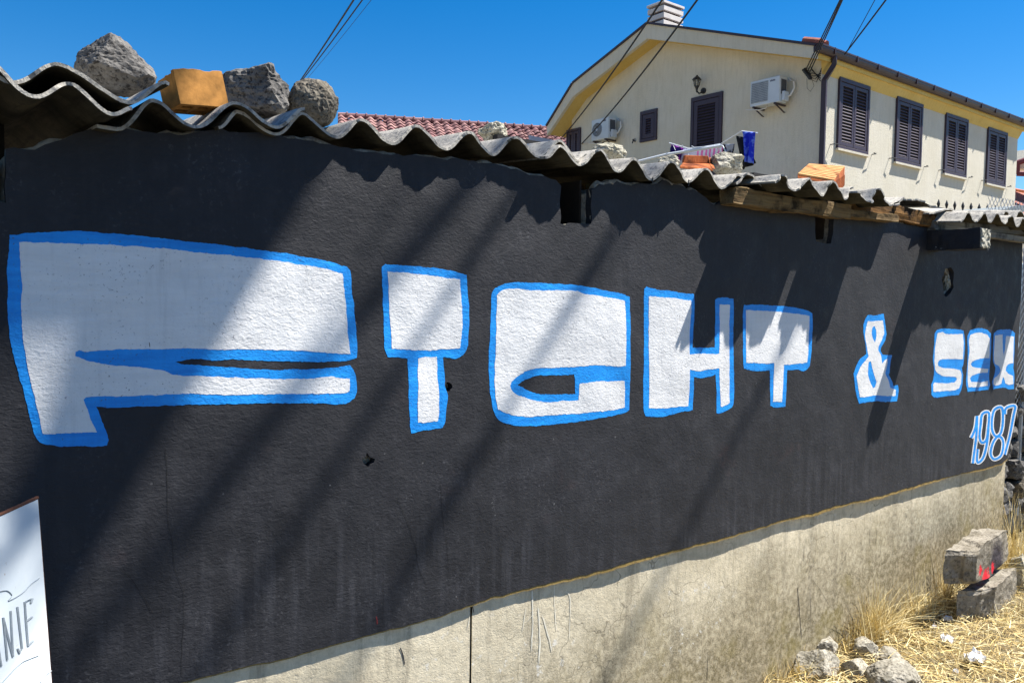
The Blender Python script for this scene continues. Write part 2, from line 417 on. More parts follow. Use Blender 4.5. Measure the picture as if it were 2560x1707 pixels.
# ---------------------------------------------------------------- setting: ground
def build_ground():
    bm = bmesh.new()
    xs = [-600, -150, -40, -15, -6] + [-3+0.15*i for i in range(75)] + [9, 12, 18, 30, 60, 160, 600]
    ys = [-600, -150, -40, -15, -8] + [-5+0.12*i for i in range(46)] + [0.8, 2, 5, 12, 30, 80, 200, 900]
    G = [[bm.verts.new((x, y, gz(x, y)-(0.25 if y > 0.3 else 0))) for x in xs] for y in ys]
    for j in range(len(ys)-1):
        for i in range(len(xs)-1): bm.faces.new((G[j][i], G[j][i+1], G[j+1][i+1], G[j+1][i]))
    me = bpy.data.meshes.new('ground'); bm.to_mesh(me); bm.free()
    t = NT('dry_ground'); a = t.noise(3, 6, 0.65); b = t.noise(40, 5, 0.7)
    c = t.mix(t.ramp(a, [(0.35, 0.0), (0.65, 1.0)]), rgb('#6f6650'), rgb('#8d8268')); c = t.mix(t.ramp(b, [(0.45, 0.0), (0.65, 0.8)]), c, rgb('#544833'))
    t.color(c); t.rough(0.95); t.spec(0.1); t.bump(b, 0.02, 0.9)
    setp(link('ground', me, t.m, None, True), kind='structure')
build_ground()
def build_unseen_road():  # unseen asphalt, carried up to the wall to cut bounce light
    t = NT('worn_asphalt'); a = t.noise(1.5, 6, 0.65); b = t.noise(90, 4, 0.7)
    c = t.mix(t.ramp(a, [(0.35, 0.0), (0.65, 1.0)]), rgb('#3a3a3b'), rgb('#4a4948')); c = t.mix(t.ramp(b, [(0.5, 0.0), (0.65, 0.6)]), c, rgb('#5e5c58'))
    t.color(c); t.rough(0.9); t.spec(0.2); t.bump(b, 0.006, 0.8)
    V = []; F = []; xs = [-60, -20, -6] + [-3+.5*i for i in range(26)] + [14, 30, 70]; ys = [-9, -6, -4, -2.6, -1.9, -1.55]
    for y in ys:
        for x in xs:
            yy = y if y < -1.6 else -1.55+1.33*(1-smooth01(1.6, 2.8, x)); V.append((x, yy, gz(x, yy)+.025))
    n = len(xs)
    for j in range(len(ys)-1):
        for i in range(n-1): F.append((j*n+i, j*n+i+1, j*n+n+i+1, j*n+n+i))
    me = bpy.data.meshes.new('unseen_road'); me.from_pydata(V, [], F); me.update(); setp(link('unseen_road', me, t.m, None, True), kind='structure')
build_unseen_road()

# ---------------------------------------------------------------- the painted shed
shed = empty('painted_shed', (2.6, 0.0, 0.0), 'low shed with black painted wall, blue and white lettering and corrugated roof', 'shed')
def relief(x, z):
    return 0.005*noise.noise((x*1.9, z*1.9, 4.2)) + 0.003*noise.noise((x*6, z*6, 9.1))
def wx(px, py):          # a point of the wall face as (x, z)
    p = at(px, py, 0.0); return (p.x, p.z)
def zmap(ox, oy, s, pts): return [(ox+s*x, oy+s*y) for x, y in pts]
def wallpts(px): return [wx(*p) for p in px]

bottom_px = zmap(500, 1300, .42517, [(0,930),(100,905),(300,850),(410,830),(600,780),(800,725),(900,700),(1050,655),(1080,650),(1260,605),(1380,575),(1450,545),(1600,495),(1680,470),(1715,448),(1760,445),(1900,405)]) + \
    zmap(1400, 1100, .3871, [(0,905),(200,860),(420,795),(640,740),(860,680),(1080,625),(1280,570),(1420,520),(1640,470),(1780,425),(1950,385),(2100,350),(2325,285)]) + \
    zmap(1900, 1100, .3871, [(1120,260),(1300,215),(1450,180),(1560,148),(1600,115)])
right_px = [(2526,1120),(2538,985),(2548,850),(2554,700),(2560,560)]
top_px = [(2556,560),(2480,580),(2300,568),(2230,553),(2110,535),(2088,530),(2078,608),(2040,606),(2037,522),(1960,502),(1815,498),(1790,512),(1740,478),(1700,464),(1660,455),(1612,458),(1580,462),(1545,456),(1510,462),(1490,470),(1476,470),(1478,510),(1477,540),(1474,560),(1462,562),(1446,562),(1420,561),(1400,558),(1399,500),(1402,470),(1390,452),(1350,440),(1300,428),(1240,412),(1170,400),(1120,402),(1040,384),(940,386),(870,368),(800,358),(760,350),(660,337),(550,325),(440,336),(370,328),(250,322),(210,336),(110,360),(16,376),(13,420),(18,470),(16,502),(-60,500),(-60,372)]
ZB0 = wx(*bottom_px[0])[1]
bottom_w = [(-2.2, ZB0-0.01), (-0.4, ZB0+0.004)] + wallpts(bottom_px)
right_w = wallpts(right_px); top_w = wallpts(top_px) + [(-1.0, 1.98), (-2.2, 1.98)]
def jag(poly, amp, sc, closed=False, seed=0):
    out = []
    for x, z in poly:
        out.append((x + amp*noise.noise((x*sc, z*sc, 3.1+seed)), z + amp*noise.noise((x*sc, z*sc, 7.7+seed)) + amp*0.6*noise.noise((x*sc*3.1, z*sc*3.1, 1.7+seed))))
    return out
bot = jag(resample(bottom_w, 0.02, False), 0.004, 25)
rig = jag(resample(right_w, 0.03, False), 0.004, 20)
top = jag(resample(top_w, 0.02, False), 0.010, 18)
outer = bot + rig + top + [(-2.2, 1.5)]
pocket_px = [(1400,470),(1399,500),(1400,558),(1420,561),(1446,562),(1462,562),(1474,560),(1477,540),(1478,510),(1474,470)]
rafter_px = [(2037,540),(2040,606),(2078,608),(2086,560),(2082,535)]
left_px = [(-60,368),(-60,500),(16,502),(18,470),(13,420),(15,368)]
def blob(cx, cz, rx, rz, n=18, seed=1, amp=0.3):
    return [(cx+rx*(1+amp*noise.noise((math.cos(a)*1.5, math.sin(a)*1.5, seed*5.1)))*math.cos(a), cz+rz*(1+amp*noise.noise((math.cos(a)*1.5, math.sin(a)*1.5, seed*5.1)))*math.sin(a)) for a in [2*math.pi*i/n for i in range(n)]]
h1 = wx(2370, 704); h2 = wx(1122, 966); h3 = wx(920, 1148)
hole_big = blob(h1[0], h1[1], 0.078, 0.072, 28, 2, .5)
hole_ring = blob(h2[0], h2[1], 0.013, 0.014, 14, 3, .25)
hole_chip = [wx(*p) for p in [(917,1130),(924,1142),(936,1147),(934,1156),(925,1161),(920,1167),(911,1160),(905,1152),(906,1146),(914,1141)]]
pk = wallpts(pocket_px); rk = wallpts(rafter_px); lk = wallpts(left_px)
holes = [jag(resample(h, 0.012), 0.0025, 60) for h in (hole_big, hole_ring, hole_chip)]

def slab(name, outer, holes, step, y0, y1, mat, parent, rel=True):
    V, T = fill(outer, holes, step)
    fy = (lambda x, z: y0 + relief(x, z)) if rel else (lambda x, z: y0)
    n = len(V)
    vs_ = [(x, fy(x, z), z) for x, z in V]
    fs_ = list(T)
    # rim going back
    cnt = {}
    for a, b, c in T:
        for e in ((a, b), (b, c), (c, a)): cnt[e] = 1
    for (a, b) in list(cnt):
        if (b, a) not in cnt:
            k = len(vs_); vs_ += [(V[a][0], y1, V[a][1]), (V[b][0], y1, V[b][1])]; fs_.append((b, a, k, k+1))
    me = bpy.data.meshes.new(name); me.from_pydata(vs_, [], fs_); me.update()
    return link(name, me, mat, parent)
wall = slab('plaster_wall', outer, holes, 0.035, 0.0, 0.024, M['black'], shed)
setp(wall, label='black painted plaster wall')
# ochre strip of older paint under the black
strip = MB(); PB = bot
for i in range(len(PB)-1):
    (xa, za), (xb, zb) = PB[i], PB[i+1]
    wa = 0.004+0.009*smooth01(1.0, 2.6, xa)*(0.75+0.9*noise.noise((xa*3.3, 0.5, 0))); wb = 0.004+0.009*smooth01(1.0, 2.6, xb)*(0.75+0.9*noise.noise((xb*3.3, 0.5, 0)))
    ya, yb = relief(xa, za)+0.0012, relief(xb, zb)+0.0012
    strip.add([(xa, ya, za+.001), (xb, yb, zb+.001), (xb, yb, zb-wb), (xa, ya, za-wa), (xb, 0.026, zb-wb), (xa, 0.026, za-wa)], [(3,2,1,0), (5,4,2,3)])
strip.build('old_paint_strip', M['ochre'], shed)
# core of the wall: two plinth blocks with an open joint, and masonry behind the plaster
xj = wx(1183, 1600)[0]; xr = wx(2520, 1200)[0]
def plinth(x0, x1, name):
    V, T = fill(resample([(x0, -0.6), (x1, -0.6), (x1, 0.69+0.0), (x1, 0.78), (x0, 0.78)], 0.05), [], 0.05)
    vs_ = [(x, 0.010+0.010*smooth01(0.8, 3.0, x)+0.6*relief(x+3, z), z) for x, z in V]; n = len(vs_); fs_ = list(T)
    k = len(vs_); e = 0.024
    vs_ += [(x0, .02, -.6), (x0, .30, -.6), (x0, .30, .78), (x0, .02, .78), (x1, .02, -.6), (x1, .30, -.6), (x1, .30, .78), (x1, .02, .78)]
    fs_ += [(k, k+1, k+2, k+3), (k+4, k+7, k+6, k+5), (k+3, k+2, k+6, k+7)]
    me = bpy.data.meshes.new(name); me.from_pydata(vs_, [], fs_); me.update()
    return link(name, me, M['plinth'], shed)
plinth(-2.2, xj-0.004, 'plinth'); plinth(xj+0.004, xr, 'plinth')
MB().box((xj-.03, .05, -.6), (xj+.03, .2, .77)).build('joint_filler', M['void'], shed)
core_holes = [blob(h1[0], h1[1], 0.062, 0.058, 18, 4, .35)]
co = [(-2.2, .76), (xr-.01, .76), (xr, 2.0)] + [(x, z-0.012) for x, z in top]
slab('masonry_core', co, core_holes, 0.06, 0.026, 0.28, M['mortar'], shed, False)
# rest of the shed: back and side walls, dark inside
rest = MB()
rest.box((-2.2, 2.3, -.6), (xr, 2.5, 2.1)); rest.box((-2.35, 0.03, -.6), (-2.2, 2.5, 2.0)); rest.box((xr-.2, .30, -.6), (xr-.01, 2.3, 2.08))
rest.build('back_wall', M['mortar'], shed)
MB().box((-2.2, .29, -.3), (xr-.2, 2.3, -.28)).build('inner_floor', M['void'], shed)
# backs of the pockets, then dark boards standing in for the shade inside
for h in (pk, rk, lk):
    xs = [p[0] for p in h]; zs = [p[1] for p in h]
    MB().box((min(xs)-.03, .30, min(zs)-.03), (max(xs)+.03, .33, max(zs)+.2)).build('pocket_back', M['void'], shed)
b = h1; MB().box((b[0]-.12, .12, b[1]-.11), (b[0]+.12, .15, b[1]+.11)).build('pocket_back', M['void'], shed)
M['pocket_shade'] = m_plain('pocket_shade_brown', rgb('#2a2119'), .95, .3, 20, bump=.004)  # shade of the hollow, put into the colour of a dark board
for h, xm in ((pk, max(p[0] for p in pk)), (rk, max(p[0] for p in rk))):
    zs = [p[1] for p in h]; MB().box((xm-.012, .045, min(zs)+.004), (xm-.004, .285, max(zs)+.03)).build('pocket_shade_board', M['pocket_shade'], shed)
rb = link('rubble_in_hole', rock_mesh('rubble_in_hole', (h1[0]+.062, .030, h1[1]-.004), (.05, .04, .10), 31, .4, 6, 4, fine=.25), M['stone_pale'], shed)

# mortar crumbs along the wall head
def mortar_run(pts, r, seed, mat=M['mortar'], y=0.02, name='mortar_bedding'):
    P = resample(pts, 0.015, False); mb = MB(); n = 10; b = 0
    vs_ = []; fs_ = []
    for i, (x, z) in enumerate(P):
        rr = r*(0.55+1.1*abs(noise.noise((x*9, z*9, seed)))+0.35*noise.noise((x*31, 0, seed)))
        e = min(1.0, i/3+.15, (len(P)-1-i)/3+.15); rr *= e
        for k in range(n):
            a = 2*math.pi*k/n; q = rr*(1+0.45*noise.noise((x*55, math.cos(a)*3+seed, math.sin(a)*3)))
            vs_.append((x, y+q*1.1*math.cos(a), z+q*math.sin(a)*0.9))
    for i in range(len(P)-1):
        for k in range(n):
            k2 = (k+1) % n; fs_.append((i*n+k, i*n+k2, (i+1)*n+k2, (i+1)*n+k))
    mb.add(vs_, fs_); return mb.build(name, mat, shed)
tw = top
def part_of(x0, x1): 
    q = [p for p in tw if x0 <= p[0] <= x1]; q.sort(); return q
X_ = lambda px: wx(px, 400)[0]
for i, (a, b_, r) in enumerate([(25,205,.012),(255,370,.016),(372,540,.014),(545,640,.011),(690,850,.013),(860,1010,.014),(1015,1180,.013),(1185,1390,.016),(1480,1620,.016),(1625,1810,.015),(1900,2036,.010),(2095,2220,.014),(2230,2330,.012)]):
    mortar_run(part_of(X_(a), X_(b_)), r, i*3.3)
# raised mortar edge round the open pocket
mortar_run([wx(1477,556), wx(1478,530), wx(1479,500), wx(1474,474)][::-1], .007, 77.0, y=0.004, name='pocket_edge')
mortar_run([wx(1402,561), wx(1440,563), wx(1474,562)], .004, 78.0, y=0.002, name='pocket_edge', mat=M['stone_pale'])
# rotten rafter ends
def timber(name, c, X, Y, Z, mat, seed, n=10, amp=.12):
    """a split and weathered piece of timber along X"""
    c, X, Y, Z = map(Vector, (c, X, Y, Z)); mb = MB(); k = 20; vs_ = []; fs_ = []
    for i in range(n+1):
        u = -1+2*i/n
        for j in range(k):
            a = 2*math.pi*j/k; sx = math.copysign(abs(math.cos(a))**.22, math.cos(a)); sy = math.copysign(abs(math.sin(a))**.22, math.sin(a))
            g = 1+amp*noise.noise((u*2.3+seed, sx*1.4, sy*1.4+seed)) + amp*.6*noise.noise((u*7+seed, sx*4, sy*4)) + amp*.5*noise.noise((u*1.5+seed, a*6, seed))
            if i in (0, n): g *= .92
            vs_.append(c + X*(u+(0.04*noise.noise((sx*3, sy*3, seed+i)) if i in (0, n) else 0)) + Y*sx*g + Z*sy*g)
    for i in range(n):
        for j in range(k): fs_.append((i*k+j, i*k+(j+1) % k, (i+1)*k+(j+1) % k, (i+1)*k+j))
    fs_ += [tuple(range(k))[::-1], tuple(n*k+j for j in range(k))]
    mb.add(vs_, fs_); return mb.build(name, mat, shed)
p1 = at(1418, 490, .21); timber('rafter', p1, (0.0, .13, .004), (.030, 0, 0), (0, 0, .032), M['wood_dark'], 3.3, amp=.3)
p1 = at(1440, 498, .10); timber('rafter', p1, (.012, .05, .01), (.013, 0, 0), (0, 0, .020), M['wood_ochre'], 5.3, amp=.6)
p1 = at(2058, 568, .12); timber('rafter', p1, (0, .09, 0), (.055, 0, 0), (0, 0, .075), M['wood_dark'], 6.3, amp=.15)
# timber plates along the wall head
def plate(a, b_, h, d, mat, seed, name='wall_plate', amp=.12):
    a, b_ = Vector(a), Vector(b_); c = (a+b_)/2
    return timber(name, c, (b_-a)/2, (0, d/2, 0), (0, 0, h/2), mat, seed, n=26, amp=amp)
plate(at(1818, 492, -.03), at(2110, 531, -.03), .062, .07, M['wood_ochre'], 1.0, amp=.22)
plate(at(2050, 527, -.035), at(2235, 548, -.035), .035, .05, M['wood_ochre'], 2.0, amp=.25)
plate(at(2090, 508, .01), at(2345, 556, .01), .07, .06, M['wood_dark'], 4.0, amp=.2)
plate(at(2330, 565, -.02), at(2600, 580, -.02), .05, .06, M['wood_grey'], 8.0)
plate(at(2440, 583, -.06), at(2640, 612, -.06), .035, .04, M['wood_grey'], 9.0)
# stub of a concrete beam sticking out of the wall
q0 = at(2316, 625, 0); x0, z0 = q0.x, q0.z
stub = MB(); stub.box((x0, -.255, z0-.003), (x0+.105, .03, z0+.10))
me = stub.mesh('beam_stub'); bm = bmesh.new(); bm.from_mesh(me); bmesh.ops.recalc_face_normals(bm, faces=bm.faces); bmesh.ops.subdivide_edges(bm, edges=bm.edges[:], cuts=9, use_grid_fill=True)
for v in bm.verts: v.co += Vector((noise.noise(v.co*22), noise.noise(v.co*22+Vector((5, 0, 0))), noise.noise(v.co*22+Vector((0, 7, 0)))))*.006
bm.to_mesh(me); bm.free(); link('beam_stub', me, M['black'], shed)
tip = MB(); tip.box((x0+.004, -.266, z0+.002), (x0+.102, -.256, z0+.096)); me = tip.mesh('beam_tip'); bm = bmesh.new(); bm.from_mesh(me); bmesh.ops.recalc_face_normals(bm, faces=bm.faces); bmesh.ops.subdivide_edges(bm, edges=bm.edges[:], cuts=11, use_grid_fill=True)
for v in bm.verts: v.co += Vector((noise.noise(v.co*60), noise.noise(v.co*70+Vector((5, 0, 0))), noise.noise(v.co*60+Vector((0, 7, 0)))))*.006
bm.to_mesh(me); bm.free(); link('beam_tip', me, M['stone_pale'], shed)

# ---------------------------------------------------------------- lettering
def letter(name, label, blue, white, blue_holes=(), white_holes=(), sm=3, lift=0.0):
    def prep(l, s):
        w = wallpts(l); w = catmull_keep(w, s); return jag(jag(resample(w, 0.004), 0.0024, 34, seed=s), 0.0010, 240, seed=s+9)
    ob = prep(blue, 1); hb = [prep(h, 1) for h in blue_holes]
    out = paint_patch('letter_outline', ob, hb, 0.0006+lift, M['blue'], None)
    setp(out, label='blue outline of the letter '+label)
    for i, w in enumerate(white):
        f = paint_patch('letter_fill', prep(w, 2), [prep(h, 3) for h in (white_holes[i] if i < len(white_holes) else [])], 0.0011+lift, M['white'], None)
        setp(f, label='white fill of the letter '+label)
def catmull_keep(w, s):
    """rounds gentle bends, keeps sharp corners"""
    n = len(w); out = []
    for i in range(n):
        p0, p1, p2, p3 = (Vector(w[(i+k) % n]) for k in (-1, 0, 1, 2))
        d = (p2-p1)
        def corner(a, b_, c):
            u, v = (b_-a), (c-b_)
            return u.length < 1e-9 or v.length < 1e-9 or u.normalized().dot(v.normalized()) < 0.82
        t1 = d if corner(p0, p1, p2) else (p2-p0)*(d.length/max((p2-p1).length+(p1-p0).length, 1e-6))
        t2 = d if corner(p1, p2, p3) else (p3-p1)*(d.length/max((p3-p2).length+(p2-p1).length, 1e-6))
        for k in range(5):
            t = k/5; h00 = 2*t**3-3*t*t+1; h10 = t**3-2*t*t+t; h01 = -2*t**3+3*t*t; h11 = t**3-t*t
            out.append(tuple(p1*h00+t1*h10+p2*h01+t2*h11))
    return out
def paint_patch(name, outer, hl, off, mat, _):
    V, T = fill(outer, hl, 0.035)
    me = bpy.data.meshes.new(name); me.from_pydata([(x, relief(x, z)-off, z) for x, z in V], [], T); me.update()
    return link(name, me, mat, wall)
zF = lambda p: zmap(0, 560, .39966, p); zI = lambda p: zmap(900, 620, .33169, p); zH = lambda p: zmap(1560, 680, .25508, p); zS = lambda p: zmap(2080, 640, .35714, p)
letter('F', 'F, first and largest letter',
 zF([(60,70),(200,55),(400,48),(600,52),(800,68),(1050,95),(1300,122),(1500,145),(1700,172),(1900,205),(2080,240),(2165,265),(2190,300),(2200,400),(2215,520),(2228,650),(2235,780),(2230,840),(2180,855),(2050,862),(1800,860),(1600,850),(1450,848),(1330,855),(1290,848),(1200,845),(1095,857),(1130,872),(1300,885),(1600,905),(1800,912),(2000,905),(2100,897),(2190,885),(2215,920),(2230,960),(2232,1040),(2220,1085),(2180,1115),(2130,1128),(2000,1122),(1700,1120),(1400,1125),(1200,1130),(1000,1135),(800,1143),(680,1147),(600,1140),(625,1200),(655,1280),(678,1350),(672,1385),(560,1392),(400,1388),(270,1375),(245,1365),(215,1310),(190,1220),(165,1120),(140,1020),(110,920),(80,800),(60,680),(48,540),(45,380),(50,220),(60,120)]),
 [zF([(118,110),(300,118),(500,125),(700,132),(900,145),(1100,162),(1300,182),(1500,203),(1700,228),(1900,258),(2060,287),(2142,308),(2150,400),(2165,520),(2175,640),(2182,740),(2190,812),(2150,812),(2000,800),(1800,788),(1600,783),(1400,782),(1200,778),(1000,780),(800,783),(650,790),(560,795),(515,795),(495,785),(470,800),(468,825),(500,835),(560,855),(680,880),(800,890),(950,908),(1030,920),(1090,940),(1200,948),(1400,955),(1600,965),(1800,968),(2000,960),(2080,955),(2120,960),(2188,962),(2190,1000),(2185,1045),(2150,1058),(2000,1060),(1800,1062),(1500,1066),(1200,1062),(1000,1068),(800,1075),(600,1078),(545,1080),(525,1098),(545,1150),(570,1220),(605,1298),(500,1302),(400,1306),(290,1312),(268,1308),(245,1200),(215,1080),(190,980),(165,840),(145,680),(135,560),(140,420),(130,280)])])
letter('I', 'I',
 zI([(165,140),(190,120),(300,130),(500,145),(640,162),(740,185),(800,205),(808,300),(820,440),(822,560),(815,680),(805,760),(780,805),(720,835),(680,828),(625,820),(635,900),(642,990),(640,1030),(652,1080),(660,1110),(652,1200),(640,1310),(620,1355),(540,1365),(450,1380),(385,1392),(375,1340),(370,1200),(365,1050),(362,920),(360,832),(280,825),(210,820),(190,760),(182,650),(178,500),(172,350),(168,230)]),
 [zI([(212,175),(320,185),(480,200),(620,222),(748,238),(755,340),(768,460),(770,580),(762,680),(752,755),(640,762),(500,770),(400,768),(300,762),(242,758),(235,640),(225,480),(218,320)]),
  zI([(440,830),(520,822),(582,822),(582,900),(585,1000),(596,1100),(592,1180),(592,1240),(583,1302),(500,1310),(435,1315),(433,1200),(437,1050),(437,930)])])
letter('G', 'G',
 zI([(990,345),(1010,310),(1060,280),(1130,260),(1280,262),(1450,270),(1600,278),(1750,298),(1900,330),(1990,350),(2030,372),(2035,480),(2035,700),(2038,900),(2035,1050),(2030,1220),(2000,1240),(1900,1265),(1700,1300),(1500,1325),(1300,1340),(1180,1338),(1080,1315),(1030,1280),(1005,1220),(985,1130),(975,1000),(970,850),(978,650),(985,480)]),
 [zI([(1030,350),(1070,320),(1140,306),(1280,318),(1420,320),(1550,318),(1630,325),(1690,348),(1780,358),(1900,378),(1992,398),(1998,500),(2002,700),(2000,890),(1930,892),(1880,885),(1780,882),(1700,888),(1600,895),(1450,900),(1330,905),(1250,928),(1180,970),(1140,1010),(1132,1040),(1150,1080),(1200,1110),(1280,1140),(1400,1160),(1520,1152),(1648,1148),(1650,1080),(1652,1020),(1800,1005),(1995,1002),(1998,1100),(1995,1200),(1900,1220),(1700,1240),(1500,1255),(1300,1270),(1180,1262),(1090,1240),(1040,1215),(1025,1150),(1015,1000),(1022,800),(1025,600),(1028,450)])],
 blue_holes=[zI([(1188,1028),(1250,990),(1330,962),(1480,958),(1615,956),(1618,1030),(1618,1100),(1480,1102),(1350,1100),(1260,1070)])])
letter('H', 'H',
 zH([(190,165),(215,140),(300,168),(450,185),(560,205),(680,215),(688,300),(685,480),(675,620),(672,740),(780,738),(885,742),(890,600),(895,400),(892,270),(920,250),(1000,252),(1075,262),(1080,400),(1072,600),(1072,800),(1075,1000),(1080,1150),(1072,1300),(1050,1330),(930,1385),(905,1380),(905,1250),(900,1100),(895,1005),(830,1025),(740,1042),(680,1030),(678,1150),(672,1250),(665,1350),(560,1370),(400,1410),(300,1418),(210,1415),(195,1360),(190,1200),(192,900),(195,600),(192,350)]),
 [zH([(235,237),(350,245),(480,255),(560,268),(652,278),(655,380),(648,480),(640,600),(640,720),(640,805),(750,800),(870,805),(930,798),(935,700),(940,500),(935,320),(1040,322),(1035,450),(1030,700),(1030,900),(1030,1100),(1032,1280),(1000,1300),(960,1320),(945,1310),(942,1200),(935,1050),(930,940),(830,955),(720,968),(640,955),(638,1100),(632,1200),(622,1310),(520,1318),(400,1332),(300,1335),(240,1330),(248,1150),(245,950),(240,700),(240,450)])])
letter('T', 'T',
 zH([(1180,325),(1280,318),(1450,328),(1600,340),(1720,358),(1800,380),(1845,405),(1848,520),(1840,660),(1830,800),(1815,920),(1790,950),(1750,968),(1690,955),(1595,965),(1592,1080),(1585,1200),(1578,1320),(1540,1325),(1470,1325),(1430,1310),(1428,1150),(1425,965),(1330,970),(1240,962),(1175,945),(1168,880),(1168,700),(1168,500),(1170,400)]),
 [zH([(1200,375),(1330,378),(1480,388),(1620,400),(1740,415),(1815,430),(1815,520),(1805,680),(1800,800),(1790,885),(1700,895),(1620,905),(1565,905),(1560,1000),(1555,1120),(1545,1270),(1455,1268),(1462,1100),(1468,950),(1470,890),(1380,895),(1290,890),(1200,888),(1198,700),(1198,520)])])
letter('and', 'ampersand sign',
 zS([(250,410),(300,415),(365,402),(375,470),(385,545),(375,590),(345,640),(340,660),(355,690),(425,695),(408,760),(402,810),(395,830),(420,880),(425,905),(460,905),(465,940),(455,1015),(380,1020),(300,1015),(185,1030),(170,980),(158,900),(150,820),(165,775),(195,720),(240,685),(235,620),(222,540),(220,480),(235,440)]),
 [zS([(250,458),(300,455),(358,452),(365,500),(368,545),(350,590),(325,635),(322,660),(340,690),(350,755),(375,725),(390,720),(388,750),(370,820),(390,870),(405,920),(445,935),(442,978),(380,978),(290,975),(270,980),(190,988),(182,930),(168,840),(200,770),(240,720),(255,700),(245,640),(232,560),(240,500)])],
 white_holes=[[zS([(285,500),(300,490),(312,520),(312,560),(300,605),(285,570),(280,530)]), zS([(255,740),(270,735),(285,800),(310,880),(300,915),(285,925),(270,890),(252,840),(250,790)])]])
letter('S', 'S',
 zS([(720,540),(740,515),(800,508),(920,520),(928,600),(925,700),(918,760),(908,785),(920,830),(915,900),(905,940),(890,972),(800,980),(720,990),(697,970),(697,900),(712,860),(718,800),(710,720),(718,620)]),
 [zS([(738,540),(770,532),(800,545),(915,545),(918,620),(915,722),(820,720),(760,725),(742,745),(745,770),(780,782),(860,790),(895,800),(908,830),(905,890),(890,925),(850,940),(780,945),(712,950),(710,900),(720,885),(800,890),(860,880),(875,860),(860,845),(800,842),(750,825),(725,800),(720,740),(725,640)])])
letter('E', 'E',
 zS([(945,560),(965,520),(1020,505),(1080,515),(1112,545),(1112,640),(1108,720),(1105,780),(1100,860),(1108,900),(1095,935),(1000,945),(950,950),(940,890),(945,780),(948,680)]),
 [zS([(955,590),(968,550),(1020,535),(1080,550),(1102,575),(1102,650),(1100,715),(1040,718),(985,735),(968,755),(985,775),(1050,785),(1095,790),(1090,815),(1030,820),(985,835),(965,855),(975,880),(1040,882),(1092,872),(1090,905),(1030,915),(955,918),(950,850),(952,740),(960,660)])], lift=.0002)
letter('X', 'X',
 zS([(1130,540),(1160,518),(1205,515),(1250,515),(1282,540),(1280,640),(1272,750),(1268,780),(1275,830),(1272,930),(1240,932),(1205,920),(1130,932),(1122,880),(1140,820),(1145,780),(1128,740),(1125,640)]),
 [zS([(1138,555),(1192,548),(1196,640),(1203,700),(1212,640),(1218,560),(1275,562),(1272,650),(1268,750),(1235,755),(1218,775),(1215,800),(1230,820),(1265,840),(1268,895),(1235,900),(1212,890),(1205,860),(1196,845),(1185,895),(1150,905),(1130,900),(1132,860),(1165,830),(1180,800),(1170,770),(1140,755),(1132,700),(1135,620)])])
# the year: hollow figures with a white line round them and blue inside
def stroke_poly(pts, w, closed=False):
    P = [Vector(p) for p in catmull(pts, 5, closed)]; n = len(P); L = []; R_ = []
    for i, p in enumerate(P):
        a = P[(i-1) % n] if closed else P[max(i-1, 0)]; b_ = P[(i+1) % n] if closed else P[min(i+1, n-1)]
        t = (b_-a).normalized() if (b_-a).length > 1e-9 else Vector((1, 0)); q = Vector((-t.y, t.x))*w/2
        L.append(p+q); R_.append(p-q)
    return L, R_
def stroke(name, pts, w, off, mat, closed=False, label=None):
    """a painted line; width in picture units of the survey, measured on the wall"""
    L, R_ = stroke_poly(pts, w, closed); n = len(L); mb = MB()
    vs_ = []
    for p in L+R_:
        x, z = wx(2080+.35714*p.x, 640+.35714*p.y); vs_.append((x, relief(x, z)-off, z))
    fs_ = [(i, (i+1) % n, n+(i+1) % n, n+i) for i in range(n if closed else n-1)]
    mb.add(vs_, fs_); me = mb.mesh(name)
    bm = bmesh.new(); bm.from_mesh(me)
    for f in bm.faces:
        f.normal_update()
        if f.normal.y > 0: f.normal_flip()
    bm.to_mesh(me); bm.free()
    o = link(name, me, mat, wall)
    if label: setp(o, label=label)
figs = {'1': [([(972,1272),(1003,1200),(1016,1118),(1010,1230),(998,1340),(984,1450)], False)],
 '9': [([(1098,1098),(1052,1105),(1038,1180),(1030,1262),(1046,1303),(1078,1285),(1090,1200)], True), ([(1099,1100),(1092,1210),(1080,1320),(1058,1405),(1030,1440),(1014,1432),(1018,1350)], False)],
 '8': [([(1188,1062),(1140,1072),(1120,1130),(1117,1210),(1140,1258),(1176,1240),(1192,1165)], True), ([(1150,1266),(1120,1310),(1106,1382),(1132,1420),(1180,1392),(1196,1312),(1180,1268)], True)],
 '7': [([(1207,1105),(1216,1062),(1276,1048),(1268,1110),(1243,1250),(1208,1388)], False)]}
for k, strokes in figs.items():
    for i, (p, cl) in enumerate(strokes):
        stroke('figure_outline', p, 30, .0006+.0003*i, M['white'], cl, 'white outline of the figure '+k)
    for i, (p, cl) in enumerate(strokes):
        stroke('figure_core', p, 15, .0013, M['blue'], cl, 'blue inside of the figure '+k)

